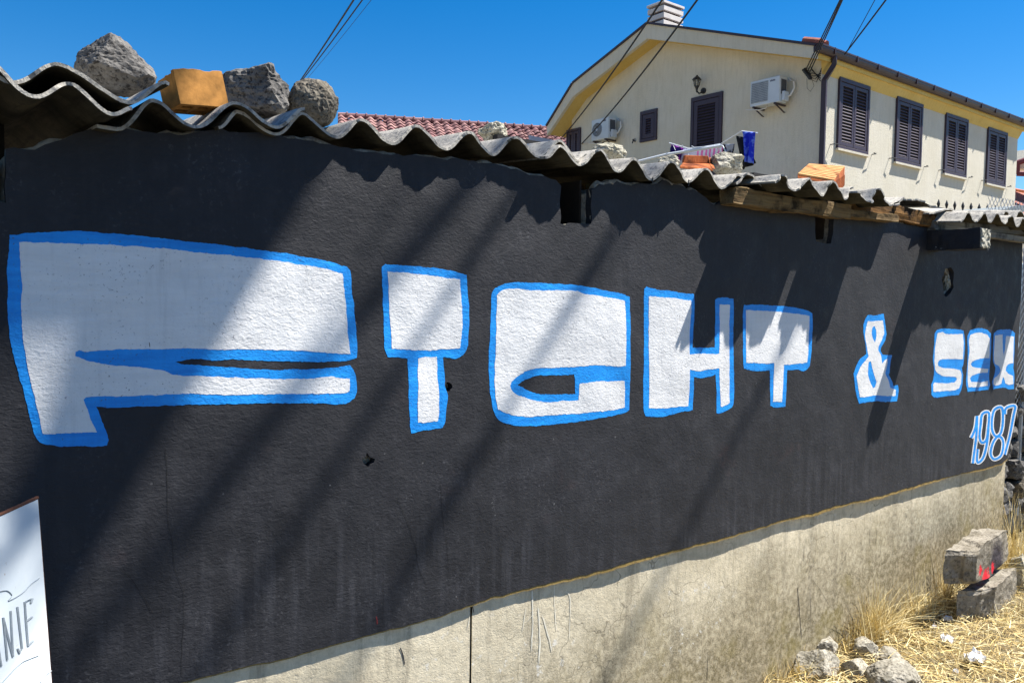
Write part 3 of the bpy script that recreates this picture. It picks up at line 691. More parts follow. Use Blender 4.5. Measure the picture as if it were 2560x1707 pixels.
# ---------------------------------------------------------------- cracks, drips and splashes
def mark(name, pts, w, mat, y_off=.0009, plinth_=False, seed=0.0):
    P = [wx(*p) for p in pts]; P = resample(catmull(P, 4, False), .012, False); mb = MB(); n = len(P); vs_ = []
    for i, (x, z) in enumerate(P):
        x += .0025*noise.noise((z*40, seed, 1.1)); e = w*(.55+.6*abs(noise.noise((z*23, x*23, seed))))*(1 if 0 < i < n-1 else .3)
        y = (0.010+0.010*smooth01(0.8, 3.0, x)+0.6*relief(x+3, z) if plinth_ else relief(x, z))-y_off
        vs_ += [(x-e, y, z), (x+e, y, z)]
    mb.add(vs_, [(2*i, 2*i+1, 2*i+3, 2*i+2) for i in range(n-1)]); me = mb.mesh(name)
    o = link(name, me, mat, wall if not plinth_ else shed); return o
M['crack'] = m_plain('crack', (.006, .006, .007), .95, .1); M['drip_white'] = m_plain('lime_drip', rgb('#d6d0bf'), .85, .1); M['drip_black'] = m_plain('black_drip', rgb('#2a292c'), .7, .1); M['ochre_drip'] = m_plain('red_drip', rgb('#8e1f22'), .7, .1)
mark('crack', [(413,1120),(418,1180),(420,1300),(432,1360),(436,1420),(455,1465),(460,1520),(456,1600),(452,1690)], .0007, M['crack'])
mark('crack', [(300,1420),(330,1450),(352,1480),(380,1530)], .0009, M['crack'])
mark('crack', [(990,1245),(1012,1290),(1040,1372),(1046,1420),(1066,1460)], .0010, M['crack'])
mark('crack', [(1100,1210),(1106,1300),(1118,1370),(1120,1440)], .0007, M['crack'])
mark('crack', [(372,855),(374,868)], .0012, M['crack'], .0016)
mark('red_drip', [(940,1538),(942,1560)], .0015, M['ochre_drip'])
for i, q in enumerate([[(1336,1475),(1338,1560),(1334,1630)],[(1352,1520),(1356,1600),(1353,1662)],[(1362,1540),(1376,1590),(1386,1632)],[(1392,1450),(1394,1540),(1398,1580)],[(1420,1480),(1432,1500),(1430,1600)],[(1320,1520),(1312,1580)],[(1345,1530),(1320,1560)],[(1180,1540),(1174,1575)]]):
    mark('lime_drip', q, .0035 if i < 3 else .002, M['drip_white'], .0012, True, i*1.7)
for i, q in enumerate([[(2004,1470),(2008,1530),(2014,1600)],[(2034,1478),(2038,1556)],[(2020,1364),(2019,1402)],[(2183,1324),(2184,1370)],[(2200,1322),(2199,1366)],[(2274,1282),(2275,1296)],[(2040,1450),(2062,1480),(2080,1512)],[(1840,1530),(1846,1548)],[(1780,1640),(1778,1700)],[(1185,1505),(1190,1535)],[(1005,1620),(1012,1640),(1016,1665)]]):
    mark('black_drip', q, .0028 if i in (0, 5, 10) else .0015, M['drip_black'], .0012, True, i*2.3)

# ---------------------------------------------------------------- corrugated roof sheets
def sheet(px, o, length, slope=.05, skew=0.0, rise=0.0, seed=0.0, label=None, thick=.0075, chips=.010):
    pts = []
    for x, y in px:
        p = at(x, y, -o); pts.append((p.x, p.z+rise))
    prof = []
    for i in range(len(pts)-1):
        (xa, za), (xb, zb) = pts[i], pts[i+1]; k = 9
        for j in range(k):
            t = j/k; w = (1-math.cos(math.pi*t))/2; prof.append((xa+(xb-xa)*t, za+(zb-za)*w))
    prof.append(pts[-1]); n = len(prof)
    rows = [0, .012, .03, .06, .1, .16, .25, .4, .6, .8, 1.0]; rows = [r for r in rows if r <= 1]
    nor = []
    for i in range(n):
        a = prof[max(i-1, 0)]; b_ = prof[min(i+1, n-1)]; t = Vector((b_[0]-a[0], b_[1]-a[1])).normalized(); nor.append((-t.y, t.x))
    vs_ = []; fs_ = []
    for layer in (0, 1):
        for r in rows:
            y = -o + r*length
            for i, (x, z) in enumerate(prof):
                yy = y + (chips*noise.noise((x*14, seed, 2.2)) + chips*.5*noise.noise((x*50, seed, 8.1)) if r == 0 else 0)
                e = .004*noise.noise((x*6, r*5, seed)) + .003*noise.noise((x*17, r*13, seed+3))
                k = thick*layer*(1+.25*noise.noise((x*30, seed, r*9)))
                vs_.append((x+skew*r*length-nor[i][0]*k, yy, z+slope*r*length+e-nor[i][1]*k))
    m = len(rows)*n
    for j in range(len(rows)-1):
        for i in range(n-1):
            a = j*n+i; fs_.append((a, a+1, a+n+1, a+n)); fs_.append((m+a, m+a+n, m+a+n+1, m+a+1))
    for i in range(n-1):
        fs_.append((i, m+i, m+i+1, i+1)); c = (len(rows)-1)*n+i; fs_.append((c, c+1, m+c+1, m+c))
    for j in range(len(rows)-1):
        a = j*n; fs_.append((a, a+n, m+a+n, m+a)); a = j*n+n-1; fs_.append((a, m+a, m+a+n, a+n))
    me = bpy.data.meshes.new('roof_sheet'); me.from_pydata(vs_, [], fs_); me.update()
    bm = bmesh.new(); bm.from_mesh(me); bmesh.ops.recalc_face_normals(bm, faces=bm.faces); bm.to_mesh(me); bm.free()
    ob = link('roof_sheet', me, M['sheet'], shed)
    if label: setp(ob, label=label)
    return ob
# left: two doubled sheets reaching far out
sheet([(-560,110),(-470,30),(-350,180),(-240,95),(-130,225),(-36,142),(84,239),(175,201),(278,282),(330,264)], .16, 1.6, seed=1.1, label='leftmost lower roof sheet')
sheet([(-300,70),(-210,160),(-90,112),(28,200),(150,157),(322,250),(413,204),(422,209)], .15, 1.6, slope=.055, seed=2.2, label='leftmost upper roof sheet')
sheet([(243,311),(290,316),(384,246),(486,316),(592,254),(691,312),(762,268)], .055, 1.6, seed=3.3)
sheet([(546,316),(592,277),(687,335),(760,280),(840,341),(905,297),(980,356),(1041,312),(1112,369),(1171,329),(1232,382),(1286,341),(1345,390),(1400,350),(1445,401),(1470,386)], .03, 1.9, seed=4.4)
sheet([(1362,390),(1402,361),(1447,408),(1501,371),(1545,425),(1589,392),(1631,446),(1678,405),(1721,453),(1766,420),(1806,466),(1846,436),(1856,440)], .055, 1.8, seed=5.5)
sheet([(1842,455),(1868,431),(1922,470),(1948,448)], .06, 1.7, seed=6.6)
sheet([(1936,455),(1952,437),(1985,474),(2025,444),(2057,487),(2086,451),(2115,494),(2139,466)], .17, 1.8, seed=7.7, chips=.02)
sheet([(2150,478),(2170,505),(2200,471),(2225,512),(2262,492)], .165, 1.3, seed=8.8, chips=.03)
sheet([(2238,512),(2262,497),(2300,500),(2335,514)], .03, .5, seed=9.9, chips=.04)
sheet([(2322,531),(2378,521),(2400,550),(2422,528)], .05, 1.7, seed=10.5, slope=.07)
sheet([(2400,552),(2422,530),(2440,552),(2460,531),(2478,554),(2493,532),(2512,557),(2529,538),(2544,565),(2560,544),(2576,572),(2592,552),(2610,578),(2628,556)], .155, 1.8, seed=10.1, slope=.07)
sheet([(2500,552),(2516,530),(2532,556),(2552,531),(2570,560),(2590,538),(2606,560)], .10, 1.4, seed=11.1, slope=.08, rise=.01)
sheet([(2664,586),(2682,562),(2698,592),(2714,572)], .25, 2.0, seed=12.7, slope=.06)
# nails left in two troughs
for px_, py_, l in ((1722, 452, .02), (1632, 446, .014)):
    p = at(px_, py_, -.052); MB().tube([p+Vector((0, 0, .004)), p-Vector((.001, 0, l))], .0022, 6).build('roof_nail', M['iron'], shed)

# ---------------------------------------------------------------- stones and bricks that hold the roof down
def px_size(w, p): return w*(p-EYE).dot(fwd)/FPX
def roof_stone(px, Y, seed, mat, label, aspect=1.0, rough=.16, cuts=9, sub=5, name='roof_stone', sq=0, fine=.035, given=None):
    x0, y0, x1, y1 = px; c = at((x0+x1)/2, (y0+y1)/2, Y); w = px_size(x1-x0, c); h = px_size(y1-y0, c)
    o = link(name, rock_mesh(name, c, (w*1.05, w*aspect, h*1.05), seed, rough, cuts, sub, fine=fine, squareness=sq, given=given, rot=-YAW), M[mat], None, False)
    return setp(o, label, 'stone', 'stones weighing down the shed roof')
roof_stone((186, 94, 378, 228), .20, 33, 'stone_grey', 'angular grey stone on the roof above the letter F, leftmost stone', .9, rough=.07, fine=.03, given=[((-.89, 0, .455), .676), ((-.62, 0, .786), .673), ((.84, 0, .54), .67), ((.8, 0, -.6), .93), ((0, 0, -1), .75), ((-.4, 0, -.9), .8), ((-.35, -.85, .38), .55), ((.5, -.8, .2), .58), ((.1, -.75, -.65), .62), ((-.7, -.7, -.2), .6), ((0, 1, 0), .8)])
roof_stone((558, 168, 728, 290), .20, 5, 'stone_grey', 'blocky grey stone on the roof right of the orange clay block', .8, sq=.72)
roof_stone((720, 200, 844, 320), .16, 8, 'stone_dark', 'rounded dark lichened stone on the roof under the left cables', 1.0, rough=.08, cuts=0)
roof_stone((1196, 306, 1268, 362), .35, 21, 'stone_pale', 'pale pointed stone in front of the tiled roof', .9, rough=.22, fine=.03)
roof_stone((1482, 358, 1566, 412), .30, 22, 'stone_pale', 'pale flat stone on the roof below the left air conditioner', .9)
roof_stone((1645, 388, 1700, 424), .25, 23, 'stone_pale', 'small white stone left of the broken roof tile', .9, cuts=3)
roof_stone((1775, 382, 1858, 440), .22, 24, 'stone_pale', 'pale limestone lump under the hanging blue garment', .9, rough=.14, cuts=12, fine=.03)
# a broken clay block lying on the crests
def clay_block(px, Y, tilt, yaw, label, mat, size, nh=2, striped=False):
    x0, y0, x1, y1 = px; c = at((x0+x1)/2, (y0+y1)/2, Y); e = empty('clay_block', c, label, 'brick')
    R = Matrix.Rotation(tilt, 3, fwd.normalized()) @ Matrix.Rotation(yaw, 3, 'Z'); L, D, H = size
    def T(p): return c + R @ Vector(p)
    mb = MB(); th = .012
    def bx(a, b_):
        xa, ya, za = a; xb, yb, zb = b_
        mb.hexa([T(p) for p in [(xa,ya,za),(xb,ya,za),(xb,yb,za),(xa,yb,za),(xa,ya,zb),(xb,ya,zb),(xb,yb,zb),(xa,yb,zb)]])
    bx((-L/2, -D/2, -H/2), (L/2, -D/2+th, H/2)); bx((-L/2, D/2-th, -H/2), (L/2, D/2, H/2*.8))
    for i in range(nh+1):
        x = -L/2 + i*(L-th)/nh; bx((x, -D/2+th, -H/2), (x+th, D/2-th, H/2*(1 if i != nh//2 else .93)))
    bx((-L/2+th, -D/2+th, -H/2), (L/2-th, D/2-th, -H/2+th))
    mb.build('block_body', M[mat], e, bevel=.002)
    if striped:
        for i in range(7):
            z = -D/2 + (i+.5)*D/7; s = MB()
            s.hexa([T(p) for p in [(-L/2,z-D/20,H/2),(L/2,z-D/20,H/2),(L/2,z+D/20,H/2),(-L/2,z+D/20,H/2),(-L/2,z-D/20,H/2+.004),(L/2,z-D/20,H/2+.004),(L/2,z+D/20,H/2+.004),(-L/2,z+D/20,H/2+.004)]])
            s.build('rib', M[mat], e)
    return e
def clay_piece():
    c = at(484, 230, .03); e = empty('clay_block', c, 'orange hollow clay block tilted on the roof sheets', 'brick')
    R = Matrix.Rotation(math.radians(-12), 3, fwd.normalized()) @ Matrix.Rotation(math.radians(14), 3, 'Z'); L, D, H = .132, .07, .090
    prof_ = [(0,0),(.25,0),(.5,0),(.75,0),(1,0),(1,.5),(1,1.0),(.92,1.0),(.80,.99),(.74,.95),(.62,.94),(.56,.97),(.40,.98),(.32,.96),(.22,.96),(.12,.93),(0,.90),(0,.4)]
    def T(u, v, w): return c + R @ Vector(((u-.5)*L, (w-.5)*D, (v-.5)*H))
    def shell(n, w0, w1, k): 
        return MB().prism([T(u+.004*k*noise.noise((u*9, v*9, k)), v*(1-.03*k)+.008*noise.noise((u*7, k*3.1, v*5)), w0) for u, v in prof_], R @ Vector((0, (w1-w0)*D, 0))).build(n, M['clay'], e, bevel=.0012)
    shell('front_shell', 0, .16, 0); shell('middle_web', .44, .56, 1.5); shell('rear_shell', .84, 1, 2.5)
    for u in (0, .34, .68, .9):
        MB().prism([T(u, .0, .15), T(u+.1, .0, .15), T(u+.1, .84, .15), T(u, .84, .15)], R @ Vector((0, .7*D, 0))).build('web', M['clay'], e, bevel=.001)
clay_piece()
def ribbed_block():
    N0, N1 = at(1994, 436, .30), at(2084, 452, .30); F0, F1 = at(2022, 411, .52), at(2112, 417, .52); dn = Vector((0, 0, -.055))
    e = empty('clay_block', (N0+F1)/2, 'ribbed orange clay block on the roof below the downpipe', 'brick')
    MB().hexa([N0+dn*.35, N1+dn*.35, F1+dn, F0+dn, N0, N1, F1, F0]).build('block_body', M['clay_red'], e, bevel=.003)
    n = (N1-N0).cross(F0-N0).normalized()
    if n.z < 0: n = -n
    for i in range(9):
        a0, a1 = N0.lerp(F0, i/9), N1.lerp(F1, i/9); b0, b1 = N0.lerp(F0, (i+.7)/9), N1.lerp(F1, (i+.7)/9)
        MB().hexa([a0-n*.002, a1-n*.002, b1-n*.002, b0-n*.002, a0+n*.006, a1+n*.006, b1+n*.006, b0+n*.006]).build('rib', M['clay_tan'], e)
    MB().hexa([N1+dn*1.6, N1+dn*1.6+(F1-N1)*.2, F1+dn*2+(F1-N1)*.05, F1+dn*2, N1+dn*.3, N1+dn*.3+(F1-N1)*.2, F1+dn*.9+(F1-N1)*.05, F1+dn*.9]).build('end_web', M['clay_red'], e)
M['clay_tan'] = m_wood('tan_clay', rgb('#a87a4c'), rgb('#c09160'), rgb('#7d4a2a'), (14, 40, 40))
ribbed_block()
def tile_piece():
    def q(x, y, Y): return at(1600+x*.17007, 320+y*.17007, Y)
    e = empty('broken_roof_tile', q(840, 540, .22), 'broken red channel tile beside the pale limestone lump', 'roof tile')
    t_ = Vector((0, .012, 0)); d_ = Vector((0, 0, -.010))
    MB().prism([q(668, 400, .27), q(1005, 410, .27), q(1030, 520, .27), q(640, 510, .27)], t_).build('upright_web', M['clay_red'], e, bevel=.002)
    MB().prism([q(625, 512, .27), q(1040, 522, .27), q(1075, 600, .17), q(585, 560, .17)], d_).build('floor_web', M['clay_red'], e, bevel=.002)
    MB().prism([q(1010, 430, .27), q(1040, 520, .27), q(1080, 600, .17), q(1060, 590, .17), q(1022, 520, .26)], Vector((.012, 0, 0))).build('end_web', M['clay_red'], e)
tile_piece()

# ---------------------------------------------------------------- the cream house behind
K = 1.15
XC, YF = 13.63*K, 8.32*K - 2.0          # gable plane x, street front plane y
XR = 22.48*K
def hz(z): return z*K + 1.65
def hy(y): return y*K - 2.0
house = empty('cream_house', (XC, YF, 0), 'two storey cream rendered house with dark shutters behind the shed', 'house')
def m_render(name, c, c2):
    t = NT(name); a = t.noise(1.2, 5, 0.6); b = t.noise(1, 4, 0.6, t.mapped((16, 16, 2.2))); f = t.noise(38, 4, 0.7)
    k = t.mix(t.ramp(a, [(0.35, 0.0), (0.68, 1.0)]), c, c2); k = t.mix(t.ramp(b, [(0.48, 0.0), (0.75, 0.45)]), k, tuple(x*.8 for x in c))
    k = t.mix(t.ramp(f, [(0.5, 0.0), (0.66, 0.22)]), k, tuple(x*.72 for x in c))
    t.color(k); t.rough(0.9); t.spec(0.15); t.bump(f, 0.012, 0.8); return t.m
M['render'] = m_render('cream_render', rgb('#ccc5b3'), rgb('#d4cebf'))
M['soffit'] = m_render('bounce_lit_soffit', rgb('#d6b86c'), rgb('#dcc27c'))  # cream soffit with the warm bounce light put into its yellow
BO = .45*K                                # verge overhang beyond the gable
prof = [(8.0, 4.58), (12.2, 5.96), (14.53, 5.16), (15.46, 4.30)]      # roof top line seen from the gable
prof = [(hy(y), hz(z)) for y, z in prof]; prof[0] = (YF-.15, 6.90)
FD = .33*K
zs_front = hz(4.36)
# roof slab: top line offset down, running along x
lo = [(y, z-.06) for y, z in prof]
bd = [(prof[0][0], prof[0][1]-FD*.72), (prof[1][0], prof[1][1]-FD), (prof[2][0], prof[2][1]-FD), (prof[3][0], prof[3][1]-FD*.72)]
def bz(i, y): return bd[i][1]+(y-bd[i][0])/(bd[i+1][0]-bd[i][0])*(bd[i+1][1]-bd[i][1])+.05
gab = [(YF, -.3), (YF, bz(0, YF)), (bd[1][0], bd[1][1]+.05), (bd[2][0], bd[2][1]+.05), (hy(15.05), bz(2, hy(15.05))), (hy(15.05), -.3)]
MB().prism([(XC, y, z) for y, z in gab], (XR-XC, 0, 0)).build('wall', M['render'], house)
for i in range(3):
    (ya, za), (yb, zb) = prof[i], prof[i+1]; (yc, zc), (yd, zd) = bd[i], bd[i+1]
    MB().prism([(XC-BO, ya, za-.03), (XC-BO, yb, zb-.03), (XC-BO, yd, zd), (XC-BO, yc, zc)], (.10, 0, 0)).build('verge_board', M['render'], house)
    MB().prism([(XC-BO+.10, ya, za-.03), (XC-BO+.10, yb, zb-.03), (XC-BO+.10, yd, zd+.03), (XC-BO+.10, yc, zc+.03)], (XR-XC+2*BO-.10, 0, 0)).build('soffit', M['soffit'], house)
M['rooftile'] = m_plain('roof_tile_red', rgb('#9c5a48'), .85, .2, 5, bump=.01, bsc=20)
for i in range(3):
    (ya, za), (yb, zb) = prof[i], prof[i+1]
    n = Vector((0, -(zb-za), (yb-ya))).normalized()*.05*(1 if yb > ya else -1)
    MB().prism([(XC-BO-.04, ya, za-.028), (XC-BO-.04, yb, zb-.028), (XC-BO-.04, yb+n.y, zb-.028+n.z), (XC-BO-.04, ya+n.y, za-.028+n.z)], (XR-XC+2*BO+.08, 0, 0)).build('roof_edge', M['metal_dark'] if i else M['metal_dark'], house)
# gutter and downpipe
gy = YF-.20; gzt = 6.905
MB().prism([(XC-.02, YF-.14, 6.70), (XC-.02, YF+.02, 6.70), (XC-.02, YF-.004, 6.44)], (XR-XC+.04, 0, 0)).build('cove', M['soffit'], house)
gut = MB(); n = 8; vs_ = []; fs_ = []
GX0, GX1 = XC-BO, XR+BO
for s, r in ((0, .085), (1, .075)):
    for i in range(n+1):
        a = math.pi*i/n
        for x in (GX0, GX1): vs_.append((x, gy-r*math.cos(a)*(-1), gzt-.02-r*math.sin(a)*1.7))
for i in range(n):
    a = 2*i; b_ = 2*(n+1)+2*i; fs_ += [(a, a+1, a+3, a+2), (b_, b_+2, b_+3, b_+1)]
gut.add(vs_, fs_); gut.box((GX0, gy-.095, gzt-.03), (GX1, gy-.075, gzt)); gut.box((GX0-.012, gy-.095, gzt-.14), (GX0, gy+.09, gzt+.01))
gut.build('gutter', M['metal_dark'], house)
for i in range(14):
    x = GX0+.5+i*.88
    MB().box((x-.012, gy-.10, gzt-.12), (x+.012, gy-.02, gzt+.006)).build('gutter_clip', M['metal_dark'], house)
for i in range(2):   # the first row of tiles over the gutter, at the near end
    x = GX0+.02+i*.22
    MB().tube([(x+.11, gy+.02, gzt+.06), (x+.11, gy+.40, gzt+.18)], .085, 8).build('eaves_tile', M['rooftile'], house)
dx, dy = XC-.03, YF-.075
MB().tube([(GX0+.62, gy, gzt-.08), (GX0+.62, gy, gzt-.30), (dx, dy, gzt-.62), (dx, dy, 0)], .07, 4).build('downpipe', M['metal_dark'], house)
# shuttered windows of the street front
def louvre_window(name, o, U, N, w, h, leaves=2, fr=.07, gap=.012, slat_h=.062, cut=True, solid=False):
    """o lower left corner, U along the wall, N out of the wall"""
    U, N, Zv = Vector(U), Vector(N), Vector((0, 0, 1)); o = Vector(o)
    def bx(mb, u0, u1, z0, z1, n0, n1):
        P = [o+U*u+Zv*z+N*nn for z in (z0, z1) for u, nn in ((u0, n0), (u1, n0), (u1, n1), (u0, n1))]; mb.hexa(P)
    f = MB(); bx(f, 0, w, 0, fr*.8, -.02, .05); bx(f, 0, w, h-fr, h, -.02, .05); bx(f, 0, fr*.8, fr*.8, h-fr, -.02, .05); bx(f, w-fr*.8, w, fr*.8, h-fr, -.02, .05)
    win = f.build(name, M['shutter'], house, bevel=.004)
    bk = MB(); bx(bk, fr*.7, w-fr*.7, fr*.7, h-fr*.7, .001, .004); bk.build('reveal', M['void'], win)
    lw = (w-1.6*fr-gap*(leaves+1))/leaves; st = .075 if leaves > 1 else .11
    for k in range(leaves):
        u0 = fr*.8+gap+k*(lw+gap); u1 = u0+lw; z0 = fr*.8+gap; z1 = h-fr-gap
        g = MB(); bx(g, u0, u1, z0, z0+st, .006, .04); bx(g, u0, u1, z1-st, z1, .006, .04); bx(g, u0, u0+st, z0+st, z1-st, .006, .04); bx(g, u1-st, u1, z0+st, z1-st, .006, .04)
        g.build('shutter_leaf', M['shutter'], win, bevel=.003)
        z = z0+st+.03; me = None; zz = z
        while z < z1-st-.02:
            if me is None:
                s = MB(); P = []
                for dz, nn in ((-.016, .036), (.022, .012), (.026, .016), (-.012, .040)):
                    P += [(u0+st-.004, z+dz, nn), (u1-st+.004, z+dz, nn)]
                V = [o+U*a+Zv*b_+N*c for a, b_, c in P]; s.add(V, [(0,1,3,2), (2,3,5,4), (4,5,7,6), (6,7,1,0), (0,2,4,6), (1,7,5,3)])
                me = s.mesh('slat'); sl_ = link('slat', me, M['shutter'], win); base = sl_.location.copy()
            else:
                sl_ = bpy.data.objects.new('slat', me); COL.objects.link(sl_); sl_.parent = win; sl_.location = base+Vector((0, 0, z-zz))
            z += slat_h
    return win
wz0, wz1 = hz(2.90), hz(4.21)
for i in range(4):
    x = (14.17+2.17*i)*K
    w_ = louvre_window('window', (x, YF, wz0), (1, 0, 0), (0, -1, 0), 1.10*K, wz1-wz0, 2, .085, slat_h=.068)
    MB().box((x-.03, YF-.075, wz0-.045), (x+1.10*K+.03, YF, wz0)).build('window_sill', M['render'], house)
    for s in (-1, 1):      # hold-backs for the shutters
        hx = x-.22 if s < 0 else x+1.10*K+.24
        MB().tube([(hx, YF, wz0+.05), (hx, YF-.10, wz0+.05), (hx+.13*(-s), YF-.12, wz0+.055)], .011, 6).build('shutter_stay', M['iron'], house)
# gable: door, small window, edge of another window
louvre_window('door', (XC, hy(11.30), hz(2.5)), (0, -1, 0), (-1, 0, 0), .80*K, hz(4.27)-hz(2.5), 1, .10, slat_h=.07)
louvre_window('window', (XC, hy(12.74), hz(3.55)), (0, -1, 0), (-1, 0, 0), .49*K, .68*K, 1, .09, slat_h=.062)
louvre_window('window', (XC, hy(15.2), hz(3.4)), (0, -1, 0), (-1, 0, 0), .50*K, hz(4.2)-hz(3.4), 2, .06, slat_h=.06)
# chimney of stacked concrete rings
chx, chy = XC+.35, hy(12.62); zt = hz(6.05)-.25
MB().box((chx-.05, chy-.30, zt-.6), (chx+.75, chy+.32, zt+.12)).build('chimney', M['rooftile'], house)
cho = [o for o in bpy.data.objects if o.name.startswith('chimney')][0]
M['white_conc'] = m_plain('whitewashed_concrete', rgb('#cfc8c2'), .85, .1, 6)
MB().box((chx+.02, chy-.20, zt+.12), (chx+.66, chy+.22, zt+.86)).build('chimney_flue', M['metal_dark'], cho)
for i in range(4):
    z = zt+.16+i*.185
    MB().box((chx-.04, chy-.27, z), (chx+.72, chy+.29, z+.125)).build('chimney_ring', M['white_conc'], cho, bevel=.006)
MB().box((chx-.06, chy-.29, zt+.89), (chx+.74, chy+.31, zt+.95)).build('chimney_cap', M['white_conc'], cho, bevel=.006)
MB().box((chx-.08, chy-.33, zt+.09), (chx+.78, chy+.35, zt+.14)).build('chimney_flashing', M['metal_dark'], cho)
# wall tap
t0 = Vector((XC, hy(12.9), hz(3.61)))
MB().tube([t0, t0+Vector((-.09, 0, 0)), t0+Vector((-.11, 0, -.06))], .018, 8).tube([t0+Vector((-.06, -.05, .04)), t0+Vector((-.06, .05, .04))], .012, 6).tube([t0+Vector((-.06, 0, 0)), t0+Vector((-.06, 0, .04))], .01, 6).build('wall_tap', M['iron'], house)

# ---------------------------------------------------------------- air conditioners
M['ac'] = m_plain('white_enamel', rgb('#c6cdd2'), .4, .06, 3)
M['ac_dark'] = m_plain('dark_grille', rgb('#4a4e55'), .6, .15, 10)
M['print'] = m_plain('navy_print', rgb('#1b2350'), .6, .05)
M['pvc'] = m_plain('white_pvc', rgb('#d8d6d0'), .5, .08, 10)
def ac(y0, y1, z0, z1, label, square):
    D = .28; X1 = XC-.10; X0 = X1-D
    e = empty('air_conditioner', (XC-.2, (y0+y1)/2, z0), label, 'air conditioner', 'air conditioners on the gable wall')
    MB().box((X0, y1, z0), (X1, y0, z1)).build('body', M['ac'], e, bevel=.012)
    W = y0-y1; H = z1-z0
    if square:
        g = MB(); g.box((X0-.004, y0-.03-W*.58, z0+.07), (X0+.002, y0-.03, z1-.05)); g.build('grille_back', M['ac_dark'], e)
        for i in range(15):
            y = y0-.04-i*W*.56/14; MB().box((X0-.012, y-.0035, z0+.07), (X0-.004, y+.0035, z1-.05)).build('grille_bar', M['ac'], e)
        for i in range(12):
            z = z0+.08+i*(H-.14)/11; MB().box((X0-.015, y0-.03-W*.58, z-.0025), (X0-.0125, y0-.03, z+.0025)).build('grille_wire', M['ac'], e)
    else:
        c = Vector((X0, y0-.035-W*.29, z0+H*.5)); g = MB(); r = W*.28; n = 28
        g.tube([c+Vector((-.010, 0, 0)), c+Vector((.002, 0, 0))], r, n); g.build('fan_opening', M['ac_dark'], e)
        for k in range(1, 6):
            rr = r*k/5.2; MB().tube([c+Vector((-.014, rr*math.cos(a), rr*math.sin(a))) for a in [2*math.pi*i/24 for i in range(25)]], .004, 5, False).build('grille_ring', M['ac'], e)
        MB().tube([c+Vector((-.022, 0, 0)), c+Vector((-.008, 0, 0))], r*.2, 16).build('fan_hub', M['ac'], e)
    for i in range(5):
        y = y1+W*(.30-.035*i); MB().box((X0-.003, y-.008, z1-H*.17), (X0+.001, y+.008, z1-H*.11+.006*(i % 2))).build('printed_mark', M['print'], e)
    for s in (0, 1):
        y = y1+.10+s*(W-.2)
        MB().box((X0-.02, y-.02, z0-.035), (XC, y+.02, z0-.003)).hexa([(XC-.03, y-.015, z0-.17), (XC, y-.015, z0-.17), (XC, y+.015, z0-.17), (XC-.03, y+.015, z0-.17), (X0+.02, y-.015, z0-.04), (X0+.06, y-.015, z0-.035), (X0+.06, y+.015, z0-.035), (X0+.02, y+.015, z0-.04)]).build('bracket', M['metal_dark'], e)
    MB().box((X0+.06, y1-.004, z0+.32*H), (X1-.03, y1, z1-.06)).build('side_vent', M['ac_dark'], e)
    MB().box((X0+.08, y1-.07, z0+.03), (X1-.02, y1-.004, z0+.42*H)).build('valve_cover', M['ac'], e, bevel=.01)
    MB().tube([(X1-.05, y1-.02, z0+.12), (X1-.02, y1-.10, z0+.16), (X1+.02, y1-.16, z0+.30), (X1+.03, y1-.14, z0+.44), (X1+.05, y1-.05, z1-.05), (XC, y1+.02, z1)], .022, 8).build('pipe', M['pvc'], e, True)
    MB().tube([(X0+.12, (y0+y1)/2, z0), (X0+.10, (y0+y1)/2+.02, z0-.06), (X0+.04, (y0+y1)/2+.16, z0-.085), (X0, y0+.1, z0-.03)], .011, 6).build('drain_hose', M['pvc'], e, True)
ac(hy(9.62), hy(8.98), hz(3.74), hz(4.22), 'white air conditioner with square grille at the right, near the downpipe', True)
ac(hy(14.0), hy(13.44), hz(3.72), hz(4.20), 'white air conditioner with round fan at the left end of the gable', False)
# wall lantern over the door
lc = Vector((XC-.20, hy(11.0)+.05, hz(4.44)))
lan = empty('wall_lantern', lc, 'small black lantern on the gable above the dark door', 'lantern')
M['glass'] = NT('lantern_glass').m
_b = M['glass'].node_tree.nodes['Principled BSDF']; _b.inputs['Base Color'].default_value = (.6, .62, .6, 1); _b.inputs['Roughness'].default_value = .15; _b.inputs['Transmission Weight'].default_value = .7
MB().tube([lc+Vector((0, 0, .15)), lc+Vector((0, 0, .185)), lc+Vector((0, 0, .23)), lc+Vector((0, 0, .27))], [.12, .095, .04, .008], 6).build('lantern_roof', M['iron'], lan)
MB().tube([lc+Vector((0, 0, 0)), lc+Vector((0, 0, .15))], [.05, .085], 6).build('lantern_glass', M['glass'], lan)
for k in range(6):
    a = 2*math.pi*k/6; u = Vector((math.cos(a), math.sin(a), 0)); MB().tube([lc+u*.052, lc+u*.088+Vector((0, 0, .15))], .008, 5).build('lantern_bar', M['iron'], lan)
MB().tube([lc+Vector((0, 0, -.14)), lc+Vector((0, 0, -.06)), lc, lc+Vector((0, 0, .012))], [.015, .03, .055, .055], 8).build('lantern_foot', M['iron'], lan)
MB().tube([lc+Vector((0, 0, -.10)), lc+Vector((.06, -.02, -.16)), lc+Vector((.14, -.04, -.12)), Vector((XC-.03, lc.y-.05, lc.z-.08))], .018, 7).build('lantern_arm', M['iron'], lan)
MB().tube([(XC-.035, lc.y-.05, lc.z-.08), (XC, lc.y-.05, lc.z-.08)], .07, 12).build('wall_plate', M['iron'], lan)

